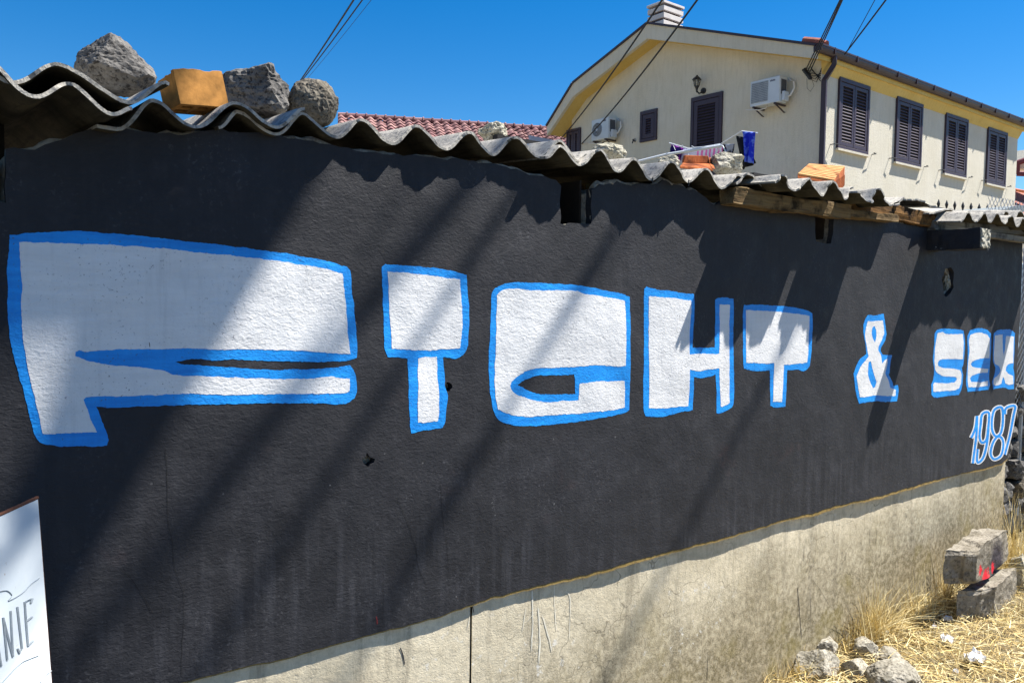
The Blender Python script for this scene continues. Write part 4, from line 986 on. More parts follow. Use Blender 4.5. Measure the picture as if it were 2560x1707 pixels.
# ---------------------------------------------------------------- overhead cables and their pole
def cs(a, b_, c): return EYE + rgt*a + up*b_ + fwd*c
POLE = cs(3.6, 0, -.3); POLE.z = 0; PTOP = 8.3
pole = empty('utility_pole', (POLE.x, POLE.y, 0), 'wooden utility pole beside the photographer that carries the overhead cables', 'utility pole')
MB().tube([(POLE.x, POLE.y, -.3), (POLE.x, POLE.y, PTOP+.4)], [.14, .09], 14).build('pole', M['wood_grey'], pole, True)
MB().box((POLE.x-.75, POLE.y-.09-.05, PTOP-.65), (POLE.x+.75, POLE.y-.09+.05, PTOP-.53)).build('crossarm', M['wood_grey'], pole)
shadeW = wx(318, 985); LY = 1.80; shade_c = Vector((shadeW[0]+LY*SUN.x/-SUN.y, -LY, shadeW[1]+LY*SUN.z/-SUN.y))  # unseen arm and head, added and shaped to shade the left of the wall
MB().tube([(POLE.x, POLE.y, PTOP-.3), (POLE.x+.2, POLE.y+.5, PTOP-.05), shade_c+Vector((-.25, -.75, .05)), shade_c+Vector((0, -.2, .03))], .03, 8).build('shade_arm', M['ac_dark'], pole, True)
hd = MB(); 
for k in (0,):
    c = shade_c; P = []
    for (yy, w, h0, h1) in ((-.34, .07, -.03, .05), (-.22, .10, -.05, .07), (.16, .14, -.05, .07), (.26, .13, -.03, .04)):
        P.append([(c.x-w, c.y+yy, c.z+h0), (c.x+w, c.y+yy, c.z+h0), (c.x+w*.8, c.y+yy, c.z+h1), (c.x-w*.8, c.y+yy, c.z+h1)])
    hd.add([p for q in P for p in q], [(4*i+j, 4*i+(j+1) % 4, 4*i+4+(j+1) % 4, 4*i+4+j) for i in range(3) for j in range(4)]+[(3,2,1,0), (12,13,14,15)])
hd.build('shade_head', M['ac'], pole)
jW = wx(215, 640); JY = 1.52; jc = Vector((jW[0]+JY*SUN.x/-SUN.y, -JY, jW[1]+JY*SUN.z/-SUN.y))  # unseen box, added only to shade the upper left of the wall
MB().box((jc.x-.15, jc.y-.06, jc.z-.03), (jc.x+.12, jc.y+.06, jc.z+.03)).build('shade_box', M['ac_dark'], pole, bevel=.01)
MB().tube([jc, shade_c+Vector((0, -.1, .02))], .02, 7).build('shade_box_arm', M['ac_dark'], pole)
def cable(a, b_, r, sag, label, n=28, name='overhead_cable'):
    a, b_ = Vector(a), Vector(b_); P = []
    for i in range(n+1):
        t = i/n; P.append(a.lerp(b_, t)-Vector((0, 0, sag*4*t*(1-t))))
    o = MB().tube(P, r, 7).build(name, M['cable'], None, True)
    return setp(o, label, 'cable', 'overhead cables')
def far(px, py, dist): return EYE + ray(px, py).normalized()*dist
HK = .60
def attach(k, h=6.0): return cs(k*h, h, 0.0)
CABLES = [((720, 246), 30, .60, 6.0, .020, 'thick black cable left of the sky, left strand over the round stone'),
          ((722, 243), 30, .68, 6.0, .015, 'black cable left of the sky, right strand over the round stone'),
          ((738, 232), 34, .74, 6.1, .006, 'hair thin cable right of the two over the round stone')]
for (px_, py_), dist, k, h, r, lab in CABLES: cable(attach(k, h), far(px_, py_, dist), r, .25, lab)
cable(attach(.60, 5.9), atX(1398, 352, XC+.1), .016, .5, 'black cable crossing the gable verge, left one of the pair')
cable(attach(.66, 5.9), atX(1452, 362, XC+.1), .016, .5, 'black cable crossing the gable above the left air conditioner')
anch = Vector((XC-.12, hy(8.56), hz(4.20)))
for i, (k, lab) in enumerate(((.43, 'leftmost strand of the black cable bundle at the house corner'), (.452, 'middle strand of the black cable bundle at the house corner'), (.47, 'rightmost strand of the black cable bundle at the house corner'))):
    cable(attach(k, (5.5, 6.3, 7.2)[i]), anch+Vector((0, .05*i-.05, .03*i)), .012, .10, lab)
cable(attach(.53, 6.3), at(2118, 128, YF-.4), .007, .05, 'hair thin wire right of the cable bundle')
cable(attach(.70, 6.3), at(2112, 136, YF-.45), .015, .15, 'single black cable ending at the gutter')
# bracket with its spread of house leads
an = empty('cable_bracket', anch, 'black insulator bracket with loose leads at the house corner', 'bracket')
MB().tube([(XC, anch.y, anch.z), anch], .022, 6).tube([anch+Vector((0, -.10, -.12)), anch+Vector((0, .06, .12))], .03, 7).build('bracket_arm', M['iron'], an)
for i in range(6):
    a = anch+Vector((0, -.08+.03*i, -.12+.04*i)); MB().tube([a+Vector((-.045, 0, 0)), a+Vector((.02, 0, .01))], .028, 8).build('insulator', M['iron'], an)
    MB().tube([a, a+Vector((.04, -.12, .03*(i-3))), Vector((XC+.01, YF+.02, anch.z+.10-.06*i))], .008, 5).build('lead', M['cable'], an)
MB().tube([anch+Vector((0, -.1, -.1)), anch+Vector((.02, -.16, -.28)), anch+Vector((.02, -.08, -.38)), anch+Vector((.02, 0, -.30)), anch+Vector((0, 0, -.1))], .004, 5).build('lead', M['cable'], an)

# ---------------------------------------------------------------- tiled house far behind
def tiled_house():
    d0 = Vector((.908, -.42, 0)); e0 = Vector((.42, .908, 0))        # ridge direction, away
    R0 = far(851, 290, 36.0); hor = Vector((d0.x, d0.y, 0)); nt = 25; tp = .40
    e = empty('tiled_house', (R0.x, R0.y, 0), 'far house with a red tiled roof behind the shed', 'house')
    SL = Vector((-e0.x, -e0.y, -.62)).normalized(); L = 5.0; W = nt*tp+.6
    A = R0-d0*.1
    MB().prism([A-Vector((0, 0, .10)), A+d0*W-Vector((0, 0, .10)), A+d0*W+SL*L-Vector((0, 0, .10)), A+SL*L-Vector((0, 0, .10))], (0, 0, -.12)).build('roof', M['rooftile'], e)
    B = Vector((e0.x, e0.y, -.62)).normalized()
    MB().prism([A-Vector((0, 0, .10)), A+d0*W-Vector((0, 0, .10)), A+d0*W+B*L-Vector((0, 0, .10)), A+B*L-Vector((0, 0, .10))], (0, 0, -.12)).build('roof', M['rooftile'], e)
    q = A-Vector((0, 0, .4))
    MB().hexa([Vector((p.x, p.y, -.2)) for p in (q+SL*4.2, q+d0*W+SL*4.2, q+d0*W+B*4.2, q+B*4.2)]+[p for p in (q+SL*4.2, q+d0*W+SL*4.2, q+d0*W+B*4.2, q+B*4.2)]).build('wall', M['render'], e)
    tt = NT('pinkish_roof_tile'); oi = tt.n('ShaderNodeObjectInfo'); a_ = tt.noise(3.5, 4, .6)
    tt.color(tt.mix(tt.ramp(a_, [(.4, 0.0), (.7, .6)]), tt.ramp(oi.outputs['Random'], [(0.0, rgb('#6d4b4b')), (.5, rgb('#876262')), (1.0, rgb('#9c7a74'))]), rgb('#5a4442'))); tt.rough(.88); tt.spec(.2); tt.bump(tt.noise(20, 3, .6), .01, .8)
    M['tile_pink'] = tt.m
    roof = [o for o in e.children if o.name.startswith('roof')][0]
    up_ = d0.cross(SL); up_ = up_ if up_.z > 0 else -up_
    n = 8; me = None
    for r in range(11):
        for c in range(nt):
            P0 = A + d0*(c*tp+tp*.5) + SL*(r*.33-.02)
            if me is None:
                vs_ = []; fs_ = []
                for k in range(n+1):
                    a = k/n; x = (a-.5)*tp*1.02; z = .055*math.cos(2*math.pi*(a-.32))+.01
                    for s, dz in ((0, .0), (.42, .055)):
                        p = d0*x+SL*s+up_*(z+dz); vs_ += [p, p-up_*.03]
                for k in range(n):
                    b_ = 4*k; fs_ += [(b_, b_+2, b_+6, b_+4), (b_+2, b_+3, b_+7, b_+6), (b_+1, b_+5, b_+7, b_+3)]
                me = MB().add(vs_, fs_).mesh('tile'); me.materials.append(M['tile_pink'])
            o = bpy.data.objects.new('tile', me); COL.objects.link(o); o.parent = roof; o.location = P0-e.location+(Vector((0, 0, 0))-(roof.location+e.location))
            o.location = P0-(e.location+roof.location)+Vector((random.uniform(-.008, .008), random.uniform(-.01, .01), random.uniform(-.008, .010))); o.rotation_euler = (random.gauss(0, .012), random.gauss(0, .012), random.gauss(0, .015))
    mr = None
    for c in range(nt+1):
        P0 = A+d0*(c*tp)+Vector((0, 0, .03))
        if mr is None:
            mr = MB().tube([Vector((0, 0, 0)), d0*tp*.86, d0*tp*.865, d0*tp*1.0], [.10, .115, .15, .15], 9).mesh('ridge_tile'); mr.materials.append(M['tile_pink'])
        o = bpy.data.objects.new('ridge_tile', mr); COL.objects.link(o); o.parent = roof; o.location = P0-(e.location+roof.location)
    # solar collector on a neighbouring stand
    s0 = far(1322, 338, 26.0); sp = empty('solar_panel', s0, 'pale blue solar panel beside the verge of the cream house', 'solar panel')
    M['panel'] = m_plain('pale_solar_glass', rgb('#93a6c9'), .25, .08, 2)
    u = (far(1392, 352, 26.0)-s0); v = Vector((.10, .2, -.62))
    MB().prism([s0, s0+u*1.3, s0+u*1.3+v, s0+v+u*.16], Vector((.03, .05, -.06))).build('panel_glass', M['panel'], sp)
    MB().tube([s0+v*.5, s0+v*.5-Vector((0, 0, 5.5))], .05, 6).build('panel_post', M['metal_dark'], sp)
tiled_house()
# a sliver of another tiled house at the right edge
def right_house():
    e0_ = far(2560, 470, 45.0); e = empty('gabled_house', (e0_.x, e0_.y, 0), 'sliver of a red roofed house at the right edge', 'house')
    a = at(2538, 468, 24); 
    def q(px, py, d): return far(px, py, d)
    MB().prism([q(2536,470,45), q(2680,500,45), q(2690,610,40), q(2530,560,40)], (0, .3, -.3)).build('roof', M['rooftile'], e)
    for i in range(7):
        y = 472+i*13
        for j in range(6):
            p = q(2536+j*22, y+j*3.4+4, 44.6-i*.5); u = (q(2558+j*22, y+j*3.4+4+3.4, 44.6-i*.5)-p)
            MB().hexa([p, p+u*.95, p+u*.95+Vector((0, -.25, -.22)), p+Vector((0, -.25, -.22)), p+Vector((0, 0, .06)), p+u*.95+Vector((0, 0, .06)), p+u*.95+Vector((0, -.25, -.14)), p+Vector((0, -.25, -.14))]).build('tile', M['clay_red'], e)
    MB().box((e0_.x-2, e0_.y+.5, 0), (e0_.x+6, e0_.y+6, 6)).build('wall', M['render'], e)
    M['fascia'] = m_plain('dark_red_fascia', rgb('#6b3038'), .6, .1)
    for pts in ([(2542,408),(2700,352)], [(2542,434),(2700,440)]):
        MB().tube([q(*pts[0], 44), q(*pts[1], 44)], .12, 6).build('fascia', M['fascia'], e)
    MB().tube([q(2543,408,44), q(2543,436,44)], .12, 6).build('fascia', M['fascia'], e)
    MB().prism([q(2544,412,44.3), q(2700,358,44.3), q(2700,420,44.3), q(2544,422,44.3)], (0, 3, 0)).build('dormer_roof', M['render'], e)
right_house()
# grey rounded roof just behind the shed at the right
def shelter():
    c = at(2560, 520, 3.0); e = empty('grey_shelter', (c.x, c.y, 0), 'low grey sheet roof behind the right end of the shed', 'shelter')
    M['grey_sheet'] = m_plain('grey_sheet', rgb('#6f777a'), .8, .12, 8, bump=.004)
    P = [at(2514, 524, 3.0), at(2528, 517, 3.0), at(2560, 513, 3.0), at(2640, 510, 3.0)]
    MB().prism(P+[p-Vector((0, 0, .09)) for p in P[::-1]], (0, 1.2, 0)).build('sheet_roof', M['grey_sheet'], e)
    for px_ in (2535, 2620):
        p = at(px_, 530, 3.4); MB().tube([(p.x, p.y, 0), p], .04, 8).build('post', M['metal_dark'], e)
shelter()
# spear topped iron fence
fe = at(2370, 515, 3.6); fen = empty('iron_fence', (fe.x, fe.y, 0), 'black iron fence whose spear tips show above the right roof', 'fence')
for i in range(8):
    p = at(2346+20.3*i, 517+1.9*i, 3.6); t = .055
    MB().tube([(p.x, p.y, .2), (p.x, p.y, p.z-.02), (p.x, p.y, p.z+.00), (p.x, p.y, p.z+.045), (p.x, p.y, p.z+.11)], [.011, .011, .014, .026, .003], 6).build('spear', M['iron'], fen)
a = at(2340, 514, 3.6); b_ = at(2500, 529, 3.6)
MB().box((a.x-.2, 3.58, a.z-.045), (b_.x+.2, 3.62, a.z-.02)).build('rail', M['iron'], fen)

# ---------------------------------------------------------------- drying rack and washing
XL = XC-2.6
def lx(px, py, dx=0.0): return atX(px, py, XL+dx)
rk0 = lx(1740, 420)
rack = empty('drying_rack', (rk0.x, rk0.y, rk0.z-.6), 'white folding drying rack on the terrace below the dark door', 'drying rack')
M['rack'] = m_plain('white_rack', rgb('#cfd4da'), .4, .05)
Zt = lambda x, y: (1600+x*.17007, 320+y*.17007)
def rod(pp, r, name='rod', dx=0.0): MB().tube([lx(*Zt(*p), dx) for p in pp], r, 6).build(name, M['rack'], rack)
rod([(-60, 505), (400, 390), (1200, 262)], .030, 'rail')
rod([(-60, 492), (400, 378), (1180, 240)], .014, 'rail', .12)
rod([(430, 222), (700, 300), (1210, 262)], .012); rod([(1200, 230), (1500, 48), (1730, 78)], .013, 'arm'); rod([(1215, 262), (1400, 620)], .014, 'leg'); rod([(1050, 520), (1170, 280)], .012, 'leg')
for k in range(5):
    rod([(480+140*k, 236+14*k), (520+150*k, 330-14*k)], .005, 'line')
rod([(-60, 505), (-40, 720)], .014, 'leg'); rod([(700, 340), (760, 700)], .012, 'leg')
def cloth(name, px, dx, mat, label, cat='garment', seed=0, th=.015, wav=.03):
    """a hanging cloth from four or more corners of its outline (clockwise from top left)"""
    a, b_, c, d = [lx(*Zt(*p), dx) for p in px]; n = 14; m = 12; vs_ = []; fs_ = []
    for s in (0, 1):
        for j in range(m+1):
            for i in range(n+1):
                u, v = i/n, j/m; p = a.lerp(b_, u).lerp(d.lerp(c, u), v)
                w = wav*(.3+v)*math.sin(u*11+seed)+.02*noise.noise((u*4, v*4, seed)) + th*s
                vs_.append(p+Vector((-w, 0, .01*noise.noise((u*6, seed, 1.0))*v)))
    k = (n+1)*(m+1)
    for j in range(m):
        for i in range(n):
            q = j*(n+1)+i; fs_ += [(q, q+1, q+n+2, q+n+1), (k+q, k+q+n+1, k+q+n+2, k+q+1)]
    for i in range(n): fs_ += [(i, k+i, k+i+1, i+1), (m*(n+1)+i, m*(n+1)+i+1, k+m*(n+1)+i+1, k+m*(n+1)+i)]
    o = MB().add(vs_, fs_).build(name, mat, None, True); return setp(o, label, cat, 'washing on the rack')
def m_stripe(name, c1, c2, sc):
    t = NT(name); w = t.n('ShaderNodeTexWave'); w.wave_type = 'BANDS'; w.bands_direction = 'Y'; w.inputs['Scale'].default_value = sc; w.inputs['Distortion'].default_value = .3
    t.l(t.P, w.inputs['Vector']); t.color(t.mix(t.ramp(w.outputs['Fac'], [(.48, 0.0), (.52, 1.0)]), c1, c2)); t.rough(.9); t.spec(.1); return t.m
def m_print(name, c1, c2, sc):
    t = NT(name); a = t.noise(sc, 3, .6); t.color(t.mix(t.ramp(a, [(.46, 0.0), (.54, 1.0)]), c1, c2)); t.rough(.9); t.spec(.1); return t.m
cloth('striped_towel', [(850, 290), (1220, 265), (1215, 560), (850, 560)], .15, m_stripe('pink_stripes', rgb('#c4c9dc'), rgb('#cf6fae'), 3.1), 'pink and white striped cloth on the drying rack', 'towel', 1, wav=.02)
cloth('purple_cloth', [(470, 240), (640, 300), (600, 480), (450, 420)], .10, m_print('purple_print', rgb('#241c58'), rgb('#a03bb0'), 3.0), 'purple and navy cloth at the left end of the rack', 'garment', 2)
cloth('pale_cloth', [(570, 300), (850, 300), (850, 520), (570, 520)], .2, m_plain('pale_cloth', rgb('#b9bcd2'), .9, .1, 4), 'pale grey cloth between the purple and the striped one', 'garment', 5)
cloth('dark_shirt', [(1225, 245), (1400, 235), (1370, 470), (1220, 450)], .05, m_print('black_white_print', rgb('#15151c'), rgb('#a9abb4'), 4.5), 'black cloth with white print right of the striped one', 'garment', 3)
cloth('dark_towel', [(1415, 115), (1530, 135), (1720, 520), (1500, 610)], -.15, m_plain('black_towel', rgb('#17171b'), .95, .2, 20, bump=.01, bsc=30), 'long black towel behind the blue garment', 'towel', 4)
cloth('blue_garment', [(1510, 60), (1690, 62), (1640, 520), (1560, 500)], -.30, m_print('blue_print', rgb('#2433c0'), rgb('#5f78d8'), 7.0), 'bright blue patterned garment hanging over the black towel', 'garment', 6, wav=.05)

# ---------------------------------------------------------------- board with pencilled letters
def board():
    az = math.radians(35.5); d = Vector((math.sin(az), math.cos(az), 0)); tr = at(95, 1243, -.42)
    pb = at(131, 1720, -.42); edge = (pb-tr).normalized(); n = d.cross(edge).normalized()
    if n.dot(EYE-tr) < 0: n = -n
    e = empty('sign_board', (tr.x, tr.y, gz(tr.x, tr.y)), 'white enamelled board with rusty edge and pencilled letters, lower left', 'sign')
    L = .85; Hh = (tr.z-gz(tr.x, tr.y))/abs(edge.z)
    tr2 = tr; tl = tr-d*L; br = tr+edge*Hh; bl = tl+edge*Hh
    t = NT('white_enamel_board'); a = t.noise(7, 5, .6); b = t.noise(60, 4, .7)
    c = t.mix(t.ramp(a, [(.4, 0.0), (.7, 1.0)]), rgb('#c3ccd2'), rgb('#d9dfe2')); c = t.mix(t.ramp(b, [(.68, 0.0), (.72, .7)]), c, rgb('#8a7058'))
    t.color(c); t.rough(.32); t.spec(.5); t.bump(t.noise(3, 2, .5), .01, .4); face = t.m
    rust = m_plain('rusty_edge', rgb('#5f3a28'), .9, .3, 40, bump=.002)
    MB().prism([tl, tr2, br, bl], -n*.003).build('enamel_sheet', face, e)
    MB().tube([tl-n*.001, tr2-n*.001], .0030, 6).build('folded_edge', rust, e); MB().tube([tr2-n*.001, br-n*.001], .0014, 6).build('folded_edge', rust, e)
    pen = m_plain('pencil', rgb('#8a9298'), .8, .2, 50)
    Z8 = lambda x, y: (x/2.975, 1180+y/2.975)
    def ln(pts, r=.0012, name='pencil_line'):
        P = [at_plane(*Z8(*p), tr, n)+n*.0006 for p in pts]; MB().tube(P, r, 5).build(name, pen, e)
    for o_ in (-.5, .5):
        w = 7*o_
        ln([(230+w, 940), (180+w, 965), (190+w, 1110), (205+w, 1290), (245+w, 1250)], .0014, 'pencil_letter'); ln([(190+w, 1110), (235+w, 1075)], .0014, 'pencil_letter'); ln([(236+w, 938), (226+w, 970)], .0018, 'pencil_letter')
        ln([(125+w, 1000), (145+w, 1180), (160+w, 1310), (140+w, 1345), (128+w, 1310)], .0014, 'pencil_letter')
        ln([(50+w, 1395), (20+w, 1080)], .0014, 'pencil_letter'); ln([(20+w, 1080), (92+w, 1370)], .0014, 'pencil_letter'); ln([(92+w, 1370), (75+w, 1030)], .0014, 'pencil_letter')
        ln([(5+w, 1440), (-45+w, 1130)], .0014, 'pencil_letter'); ln([(-95+w, 1490), (-45+w, 1130)], .0014, 'pencil_letter'); ln([(-75+w, 1330), (-15+w, 1290)], .0014, 'pencil_letter')
    ln(catmull([(-60, 900), (0, 885), (50, 880), (85, 915), (60, 955), (160, 900), (230, 830), (290, 785)], 5, False), .0009)
    ln(catmull([(-20, 1600), (60, 1510), (150, 1420), (220, 1385), (285, 1360)], 4, False), .0009); ln([(300, 1560), (350, 1500), (380, 1475)], .0009)
board()

# ---------------------------------------------------------------- foreground at the lower right
def ground_stone(px, seed, mat, label, aspect=1.0, sink=.25, rough=.09, cuts=14, sq=0, name='stone', cat='stone', grp='loose stones at the foot of the wall', paint=None):
    x0, y0, x1, y1 = px; b = on_ground((x0+x1)/2, y1-2); w = px_size(x1-x0, b); h = px_size(y1-y0, b)
    b = on_ground((x0+x1)/2, y1-(y1-y0)*.12); c = Vector((b.x, b.y+w*aspect*.3, b.z+h*.36))
    o = link(name, rock_mesh(name, c, (w*1.05, w*1.05*aspect, h*1.15), seed, rough, cuts, 5, rot=.4, squareness=sq, fine=.012), M[mat])
    return setp(o, label, cat, grp)
ground_stone((2028, 1596, 2124, 1650), 41, 'stone_rubble', 'flat beige stone against the wall, upper left of the loose stones', .7, sq=.7)
ground_stone((2012, 1634, 2122, 1706), 42, 'stone_rubble', 'largest pale stone among the loose stones in the straw', .9)
ground_stone((2146, 1600, 2216, 1656), 43, 'stone_rubble', 'grey stone with a dark face, upper right of the loose stones', .8)
ground_stone((2118, 1652, 2196, 1702), 44, 'stone_rubble', 'rounded pale stone right of the largest loose stone', .9, cuts=4)
ground_stone((2196, 1632, 2292, 1668), 45, 'stone_rubble', 'low flat stone half buried in the straw', .8)
ground_stone((2190, 1664, 2345, 1740), 46, 'stone_rubble', 'broad grey stone at the bottom edge of the picture', .8, cuts=4)
# two broken kerb blocks by the corner
M['red_paint'] = m_plain('sprayed_red', rgb('#b3202c'), .7, .25, 30)
def kerb(px_edge, top_y, bot_y, left_px, right_px_, Y, seed, label, red=False):
    """block seen corner-on: px_edge is its near vertical edge"""
    zt = at(px_edge, top_y, Y).z; zb = at(px_edge, bot_y, Y).z; e = at(px_edge, (top_y+bot_y)/2, Y)
    l = at(left_px, (top_y+bot_y)/2, Y+.10); r = at(right_px_, (top_y+bot_y)/2, Y+.06)
    A = Vector((e.x, e.y, 0)); B = Vector((l.x, l.y, 0)); C = Vector((r.x, r.y, 0)); Dv = B+C-A
    bm = bmesh.new(); P = [A, C, Dv, B]
    vb = [bm.verts.new((p.x, p.y, zb)) for p in P]; vt = [bm.verts.new((p.x, p.y, zt+(.012 if i in (1, 2) else 0))) for i, p in enumerate(P)]
    for f in ([vb[3], vb[2], vb[1], vb[0]], vt, [vb[0], vb[1], vt[1], vt[0]], [vb[1], vb[2], vt[2], vt[1]], [vb[2], vb[3], vt[3], vt[2]], [vb[3], vb[0], vt[0], vt[3]]): bm.faces.new(f)
    bmesh.ops.recalc_face_normals(bm, faces=bm.faces)
    bmesh.ops.subdivide_edges(bm, edges=bm.edges[:], cuts=17, use_grid_fill=True)
    cc = sum((p for p in P), Vector())/4; cc.z = (zt+zb)/2; U_ = (C-A)/2; V_ = (B-A)/2; H_ = (zt-zb)/2
    for v in bm.verts:      # worn, rounded arrises
        r = v.co-cc; a_ = r.dot(U_)/U_.length_squared; b2 = r.dot(V_)/V_.length_squared; c_ = r.z/H_
        m_ = sorted((abs(a_)*U_.length, abs(b2)*V_.length, abs(c_)*H_)); k_ = [1-smooth01(0, .03, L_-abs(t_)*L_) for t_, L_ in ((a_, U_.length), (b2, V_.length), (c_, H_))]
        e_ = max(0, sum(k_)-1); v.co = cc + r*(1-.10*min(e_, 1.3))
    for v in bm.verts:
        q = v.co*9+Vector((seed, 0, 0)); v.co += Vector((noise.noise(q), noise.noise(q+Vector((9, 0, 0))), noise.noise(q+Vector((0, 9, 0)))))*.012
        q = v.co*38; v.co += Vector((noise.noise(q), noise.noise(q+Vector((9, 0, 0))), noise.noise(q+Vector((0, 9, 0)))))*.004
    me = bpy.data.meshes.new('kerb_block'); bm.to_mesh(me); bm.free()
    t = NT('kerb_concrete' + ('_sprayed' if red else '')); a = t.noise(9, 6, .7); b = t.noise(60, 4, .7)
    c = t.mix(t.ramp(a, [(.38, 0.0), (.62, 1.0)]), rgb('#6e675a'), rgb('#938c80')); c = t.mix(t.ramp(b, [(.5, 0.0), (.62, .7)]), c, rgb('#453f36'))
    if red:
        d = t.n('ShaderNodeVectorMath'); d.operation = 'DISTANCE'; t.l(t.P, d.inputs[0]); ctr = at(2492, 1405, Y+.03); d.inputs[1].default_value = (ctr.x, ctr.y, ctr.z)
        dk = t.ramp(t.math('ADD', d.outputs['Value'], t.math('MULTIPLY', t.math('SUBTRACT', b, .5), .12)), [(.07, .9), (.15, 0.0)])
        c = t.mix(dk, c, rgb('#2c2630'))
        for cx, cy, rr in ((2466, 1443, .026), (2489, 1418, .014), (2449, 1425, .012)):
            d = t.n('ShaderNodeVectorMath'); d.operation = 'DISTANCE'; t.l(t.P, d.inputs[0]); ctr = at(cx, cy, Y+.015); d.inputs[1].default_value = (ctr.x, ctr.y, ctr.z)
            dk = t.ramp(t.math('ADD', d.outputs['Value'], t.math('MULTIPLY', t.math('SUBTRACT', t.noise(34, 4, .75), .5), .16)), [(rr*1.2, .95), (rr*2.4, 0.0)])
            c = t.mix(dk, c, rgb('#c2182a'))
    t.color(c); t.rough(.92); t.spec(.15); n1 = t.bump(a, .01, .8); t.bump(b, .006, .9, n1)
    o = link('kerb_block', me, t.m, None); return setp(o, label, 'block', 'broken kerb blocks by the corner')
kerb(2488, 1468, 1552, 2386, 2546, -.30, 2.0, 'lower broken concrete block in the straw, under the sprayed one')
kerb(2442, 1372, 1464, 2350, 2526, -.27, 1.0, 'upper broken concrete block with red and black spray paint', True)
ground_stone((2528, 1388, 2590, 1490), 51, 'stone_pale', 'white stone at the right edge beside the sprayed block', .8, sq=.75)
# rubble wall and netting beyond the corner
def rubble():
    e = empty('rubble_wall', (xr+.6, .35, 0), 'low rubble stone wall beyond the right corner of the shed', 'wall')
    rnd = random.Random(5); z = .2
    MB().box((xr+.05, .30, -.3), (xr+3.2, .6, .98)).build('wall_core', M['mortar'], e)
    row = 0
    while z < 1.02:
        x = xr+.02+(.08 if row % 2 else 0); h = rnd.uniform(.10, .15)
        while x < xr+2.6:
            w = rnd.uniform(.12, .24)
            link('stone', rock_mesh('stone', (x+w/2, .27+rnd.uniform(-.03, .03), z+h/2), (w*1.02, .2, h*1.05), rnd.randint(1, 999), .14, 5, 3, squareness=.75), M['stone_grey'] if rnd.random() < .6 else M['stone_dark'], e); x += w
        z += h; row += 1
rubble()
def netting():
    e = empty('chain_link_fence', (xr+.5, .12, 0), 'chain link netting at the right edge beyond the shed corner', 'fence')
    M['wire'] = m_plain('galvanised_wire', rgb('#8d9196'), .5, .1, metal=.6)
    mb = MB(); s = .055
    x0, x1, z0, z1 = xr+.03, xr+1.6, .95, 2.35; k = int((x1-x0+z1-z0)/s)
    for i in range(-int((z1-z0)/s), int((x1-x0)/s)+1):
        for sg in (0, 1):
            a = x0+i*s; P = []
            t0 = max(0, x0-a); t1 = min(z1-z0, x1-a)
            if t1-t0 < .03: continue
            if sg == 0: P = [(a+t0, .20, z0+t0), (a+t1, .20, z0+t1)]
            else: P = [(a+t0, .203, z1-t0), (a+t1, .203, z1-t1)]
            mb.tube(P, .0018, 4, False)
    o = mb.build('netting', M['wire'], e); o['kind'] = 'stuff'
    for x in (xr+.75, xr+1.6): MB().tube([(x, .22, .2), (x, .22, 2.4)], .022, 8).build('post', M['wire'], e)
    g = empty('sheet_gate', (xr+1.2, .8, 0), 'pale blue grey metal sheet seen through the netting at the right edge', 'gate')
    M['gate'] = m_plain('pale_blue_sheet', rgb('#8fa3b4'), .5, .08, 4)
    for i in range(8): MB().box((xr+.30+i*.32, .75, 1.30), (xr+.30+i*.32+.31, .78, 2.02)).build('panel', M['gate'], g, bevel=.01)
    MB().box((xr+.3, .79, .9), (xr+3, .84, 1.30)).build('base_rail', M['metal_dark'], g)
netting()

